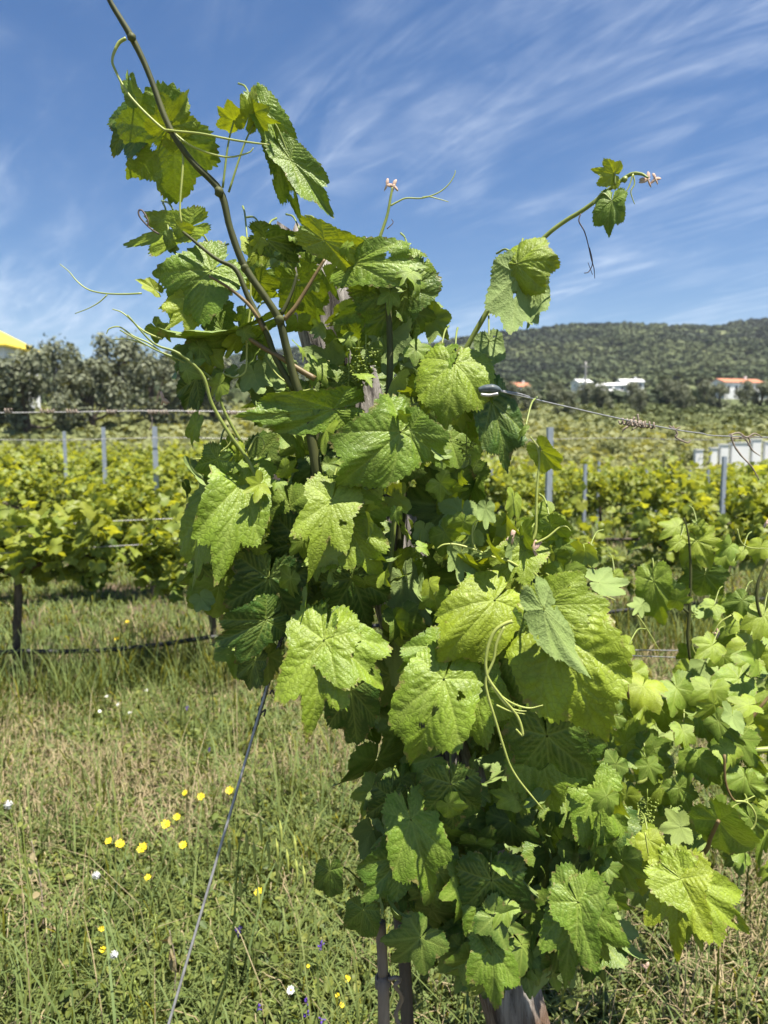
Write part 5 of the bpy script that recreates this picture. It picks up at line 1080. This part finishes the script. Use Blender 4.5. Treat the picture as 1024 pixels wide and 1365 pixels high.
def scatter_stuff(name, n, region, sz, mat, seed, lf=60, ls=.3, flat=.75):
    """bushes and small tree crowns of a wood nobody could count, as one mesh of leaf clumps"""
    g = np.random.default_rng(seed); X, Y, S = region(g, n, sz); m = len(X); Z = HT(X, Y)
    V0 = g.normal(size=(m, lf, 3)); V0 /= np.linalg.norm(V0, axis=2)[:, :, None]; V0[:, :, 2] = np.abs(V0[:, :, 2]) * 1.0 - .15
    rr = (.6 + .4 * g.random((m, lf, 1))); C = np.stack([X, Y, Z + S * .25], -1)[:, None, :] + V0 * rr * S[:, None, None] * [1, 1, flat]
    Nn = V0 + g.normal(size=V0.shape) * .45; Nn /= np.linalg.norm(Nn, axis=2)[:, :, None]
    A = np.cross(Nn, [0, 0, 1.0]); A /= np.linalg.norm(A, axis=2)[:, :, None] + 1e-6; B = np.cross(Nn, A); q = (S[:, None, None] * ls * g.uniform(.6, 1.3, (m, lf, 1)))
    k = np.array([0.0, 1.26, 2.51, 3.77, 5.03]); pen = [C + A * q * math.cos(a) * 1.15 + B * q * math.sin(a) for a in k]
    V = np.stack(pen, 2).reshape(-1, 3); b = np.arange(m * lf)[:, None] * 5
    T = np.concatenate([b + [0, 1, 2], b + [0, 2, 3], b + [0, 3, 4]], 1).reshape(-1, 3)
    tone = np.clip(g.normal(size=m)[:, None] * .10 + .45 + ((fbm(X / 45, Y / 45, 31, 3) - .5) * 2.2)[:, None] + g.normal(size=(m, lf)) * .06, 0, 1); tone = np.repeat(tone.ravel(), 5)
    nn = np.cross(V[T[:, 1]] - V[T[:, 0]], V[T[:, 2]] - V[T[:, 0]]); bad = (nn * np.repeat(Nn.reshape(-1, 3), 3, 0)).sum(1) < 0; T[bad] = T[bad][:, ::-1]
    o = link(name, mesh(name, V, None, T, attrs={'tone': tone}, smooth=False), M[mat]); tag(o, kind='stuff')
def hillreg(y0, y1, gap=None, half=.75):
    def f(g, n, sz):
        Y = g.uniform(y0, y1, n); X = g.uniform(-half, half, n) * Y; S = g.uniform(*sz, n)
        if gap is not None: k = fbm(X / gap[0], Y / gap[0], 77, 3) > gap[1]; X, Y, S = X[k], Y[k], S[k]
        for hx, hy, hr in CLEAR:
            k = (np.abs(X - hx * Y / hy) > hr) | (Y > hy + 2) | (Y < hy - 120); X, Y, S = X[k], Y[k], S[k]
        return X, Y, S
    return f
CLEAR = []
HOUSES = []
def house(px, y, wd, dp, h, rz, label, roofm='roof', rh=1.2, nwin=3, base_py=None, name='house'):
    x = (px - 512) / 1000 * y; z = float(HT(x, y))
    e = empty(name, (x, y, z), label, 'house'); e.rotation_euler.z = rz; CLEAR.append((x, y, wd * .55))
    def ch(nm, tb, m, sm=False):
        me = tb.me(nm, smooth=sm); o = bpy.data.objects.new(nm, me); me.materials.append(M[m]); COL.objects.link(o); o.parent = e; return o
    tb = TB(); tb.box((-wd / 2, -dp / 2, -3), (wd / 2, dp / 2, h)); 
    tb.poly([(-wd / 2, -dp / 2, h), (-wd / 2, dp / 2, h), (-wd / 2, 0, h + rh), (wd / 2, -dp / 2, h), (wd / 2, dp / 2, h), (wd / 2, 0, h + rh)], T=[(0, 2, 1), (3, 4, 5)]); ch('wall', tb, 'wall')
    o_ = .35; tb = TB(); tt = .15
    for s in (-1, 1):
        a = [(-wd / 2 - o_, s * (dp / 2 + o_), h - o_ * rh / (dp / 2) + .02), (wd / 2 + o_, s * (dp / 2 + o_), h - o_ * rh / (dp / 2) + .02), (wd / 2 + o_, 0, h + rh + .02), (-wd / 2 - o_, 0, h + rh + .02)]
        V = a + [(p[0], p[1], p[2] + tt) for p in a]; Q = [(0, 3, 2, 1), (4, 5, 6, 7), (0, 1, 5, 4), (1, 2, 6, 5), (2, 3, 7, 6), (3, 0, 4, 7)]
        tb.poly(V, Q=Q)
    rf = ch('roof', tb, roofm)
    tb = TB(); tb.box((wd * .2, -.3, h + rh * .3), (wd * .2 + .6, .3, h + rh + .9)); c = ch('chimney', tb, 'wall'); c.parent = rf
    for i in range(nwin):
        cx = -wd / 2 + wd * (i + .5) / nwin; tb = TB(); tb.box((cx - .45, -dp / 2 - .04, h * .38), (cx + .45, -dp / 2 + .05, h * .78)); wdw = ch('window', tb, 'dark')
        tb = TB(); tb.box((cx - .55, -dp / 2 - .10, h * .38 - .12), (cx + .55, -dp / 2 - .002, h * .38 - .002)); s_ = ch('sill', tb, 'conc'); s_.parent = wdw
    return e
house(976, 225, 13.5, 7, 4.6, .25, 'long low white house with an orange tiled roof on the hillside at right', nwin=5)
house(1012, 215, 6, 5, 2.0, .1, 'low white outbuilding below the orange-roofed house at right', 'wall', .3, 2)
house(815, 255, 10, 6, 2.8, -.5, 'white house on the hillside, upper one of the middle pair', 'wall', .9, 3)
house(808, 238, 7, 5, 1.8, .3, 'small white building below the upper white house', 'wall', .5, 2)
house(772, 262, 5, 5, 3.6, .3, 'narrow pale house left of the middle pair', 'wall', 1, 2)
house(690, 262, 6, 5, 2.8, .3, 'white house with a red roof just right of the front vine', 'roof', 1.3, 2)
house(836, 268, 8, 5, 2.8, .1, 'white house behind the middle pair', 'wall', .9, 3)
house(342, 240, 7, 6, 4, .3, 'white building glimpsed between the front vine leaves', 'wall', 1, 2)
# white building with a yellow hipped roof at the far left
x = -.535 * 75; y = 75; z = float(HT(x, y)); e = empty('yellow_roofed_building', (x, y, z), 'white building with a yellow pitched roof behind the olives at far left', 'building')
tb = TB(); tb.box((-4.5, -3.5, -1), (4.5, 3.5, 6.6)); me = tb.me('wall', smooth=False); me.materials.append(M['wall']); o = bpy.data.objects.new('wall', me); COL.objects.link(o); o.parent = e
tb = TB(); tb.poly([(-5, -4, 6.62), (5, -4, 6.62), (5, 4, 6.62), (-5, 4, 6.62), (-1.2, 0, 9.0), (1.2, 0, 9.0), (-5, -4, 6.45), (5, -4, 6.45), (5, 4, 6.45), (-5, 4, 6.45)], Q=[(0, 1, 5, 4), (2, 3, 4, 5), (6, 7, 1, 0), (7, 8, 2, 1), (8, 9, 3, 2), (9, 6, 0, 3), (9, 8, 7, 6)], T=[(1, 2, 5), (3, 0, 4)])
me = tb.me('roof', smooth=False); me.materials.append(M['yroof']); o = bpy.data.objects.new('roof', me); COL.objects.link(o); o.parent = e
scatter_stuff('hill_wood', 21000, hillreg(285, 760, (60, .24), .68), (1.3, 3.4), 'wood_leaf', 5, lf=20, ls=.42, flat=.95)
scatter_stuff('hillside_scrub', 4200, hillreg(110, 285, (35, .42)), (1.0, 2.6), 'wood_leaf', 6, lf=40, ls=.34)
scatter_stuff('field_scrub', 8000, hillreg(42, 112, (9, .30)), (.3, .9), 'scrub', 7, lf=46, ls=.26)
# taller trees one can tell apart against the ridge line and around the houses
TM = [tree_meshes(140 + i, 900, 'wood_leaf', h=5.5, rad=2.3, ls=(.25, .5), low=.1) for i in range(3)]
g = np.random.default_rng(77)
for i in range(46):
    y = g.uniform(120, 250); x = g.uniform(-.55, .6) * y; 
    if any(abs(x - hx * y / hy) < hr + 2 and y < hy + 3 for hx, hy, hr in CLEAR): continue
    tree_at('hillside_tree', TM[i % 3], x, y, g.uniform(.8, 1.5), 'dark green rounded tree on the lower hillside around the white houses', 'tree', 'trees on the lower hillside')
# utility pole
x = (777 - 512) / 1000 * 120; e = empty('utility_pole', (x, 120, float(HT(x, 120))), 'pale concrete utility pole below the hillside houses', 'pole')
tb = TB(); tb.tube([(0, 0, -.5), (0, 0, 3), (0, 0, 7.0)], [.22, .19, .15], seg=10); me = tb.me('pole'); me.materials.append(M['conc']); o = bpy.data.objects.new('pole', me); COL.objects.link(o); o.parent = e
tb = TB(); tb.box((-.7, -.06, 6.2), (.7, .06, 6.35)); me = tb.me('crossarm', smooth=False); me.materials.append(M['conc']); o = bpy.data.objects.new('crossarm', me); COL.objects.link(o); o.parent = e
# white garden wall at right: piers with gaps and a low plinth
y = 43; x0 = (925 - 512) / 1000 * y; z = float(HT(x0, y)) + .4; e = empty('garden_wall', (x0, y, z), 'white garden wall of separate piers behind the rows at right', 'wall')
spec = [(0, .45, .85), (.95, .40, .95), (1.55, .5, 1.15), (2.25, 1.1, 1.25), (3.55, .55, 1.45), (4.35, 1.6, 1.3), (6.2, .6, 1.2)]
e.rotation_euler.z = .16
for (a, b, h) in [(a, b, h + .35) for a, b, h in spec]:
    tb = TB(); tb.box((a, -.12, -.3), (a + b, .12, h - .06)); me = tb.me('pier', smooth=False); me.materials.append(M['wall']); o = bpy.data.objects.new('pier', me); COL.objects.link(o); o.parent = e
    tb = TB(); tb.box((a - .04, -.16, h - .058), (a + b + .04, .16, h)); me = tb.me('coping', smooth=False); me.materials.append(M['wall']); c = bpy.data.objects.new('coping', me); COL.objects.link(c); c.parent = o
tb = TB(); tb.box((-.2, -.09, -.4), (7.2, .09, .18)); me = tb.me('plinth', smooth=False); me.materials.append(M['conc']); o = bpy.data.objects.new('plinth', me); COL.objects.link(o); o.parent = e
for i in range(9):
    xx = (640 + 48 * i - 512) / 1000 * 47 ; SB = SBM
    tree_at('field_bush', SB, xx, 47 + 3 * math.sin(i * 2.2), .9 + .3 * math.sin(i * 1.7), '%s rounded bush from the left at the vineyard edge, right of the front vine' % ORD[i], 'bush', 'bushes at the vineyard edge')

# ------------------------------------------------------------------ haze
def haze():
    m, N, L = newmat('thin haze'); v = nnode(N, L, 'ShaderNodeVolumePrincipled', {'Color': (.86, .91, 1, 1), 'Density': .00017, 'Anisotropy': .2}); nnode(N, L, 'ShaderNodeOutputMaterial', {'Volume': v.outputs[0]})
    tb = TB(); tb.box((-1520, -1520, -60), (1520, 1520, 190)); o = link('haze', tb.me('haze', smooth=False), m); tag(o, kind='stuff')
haze()
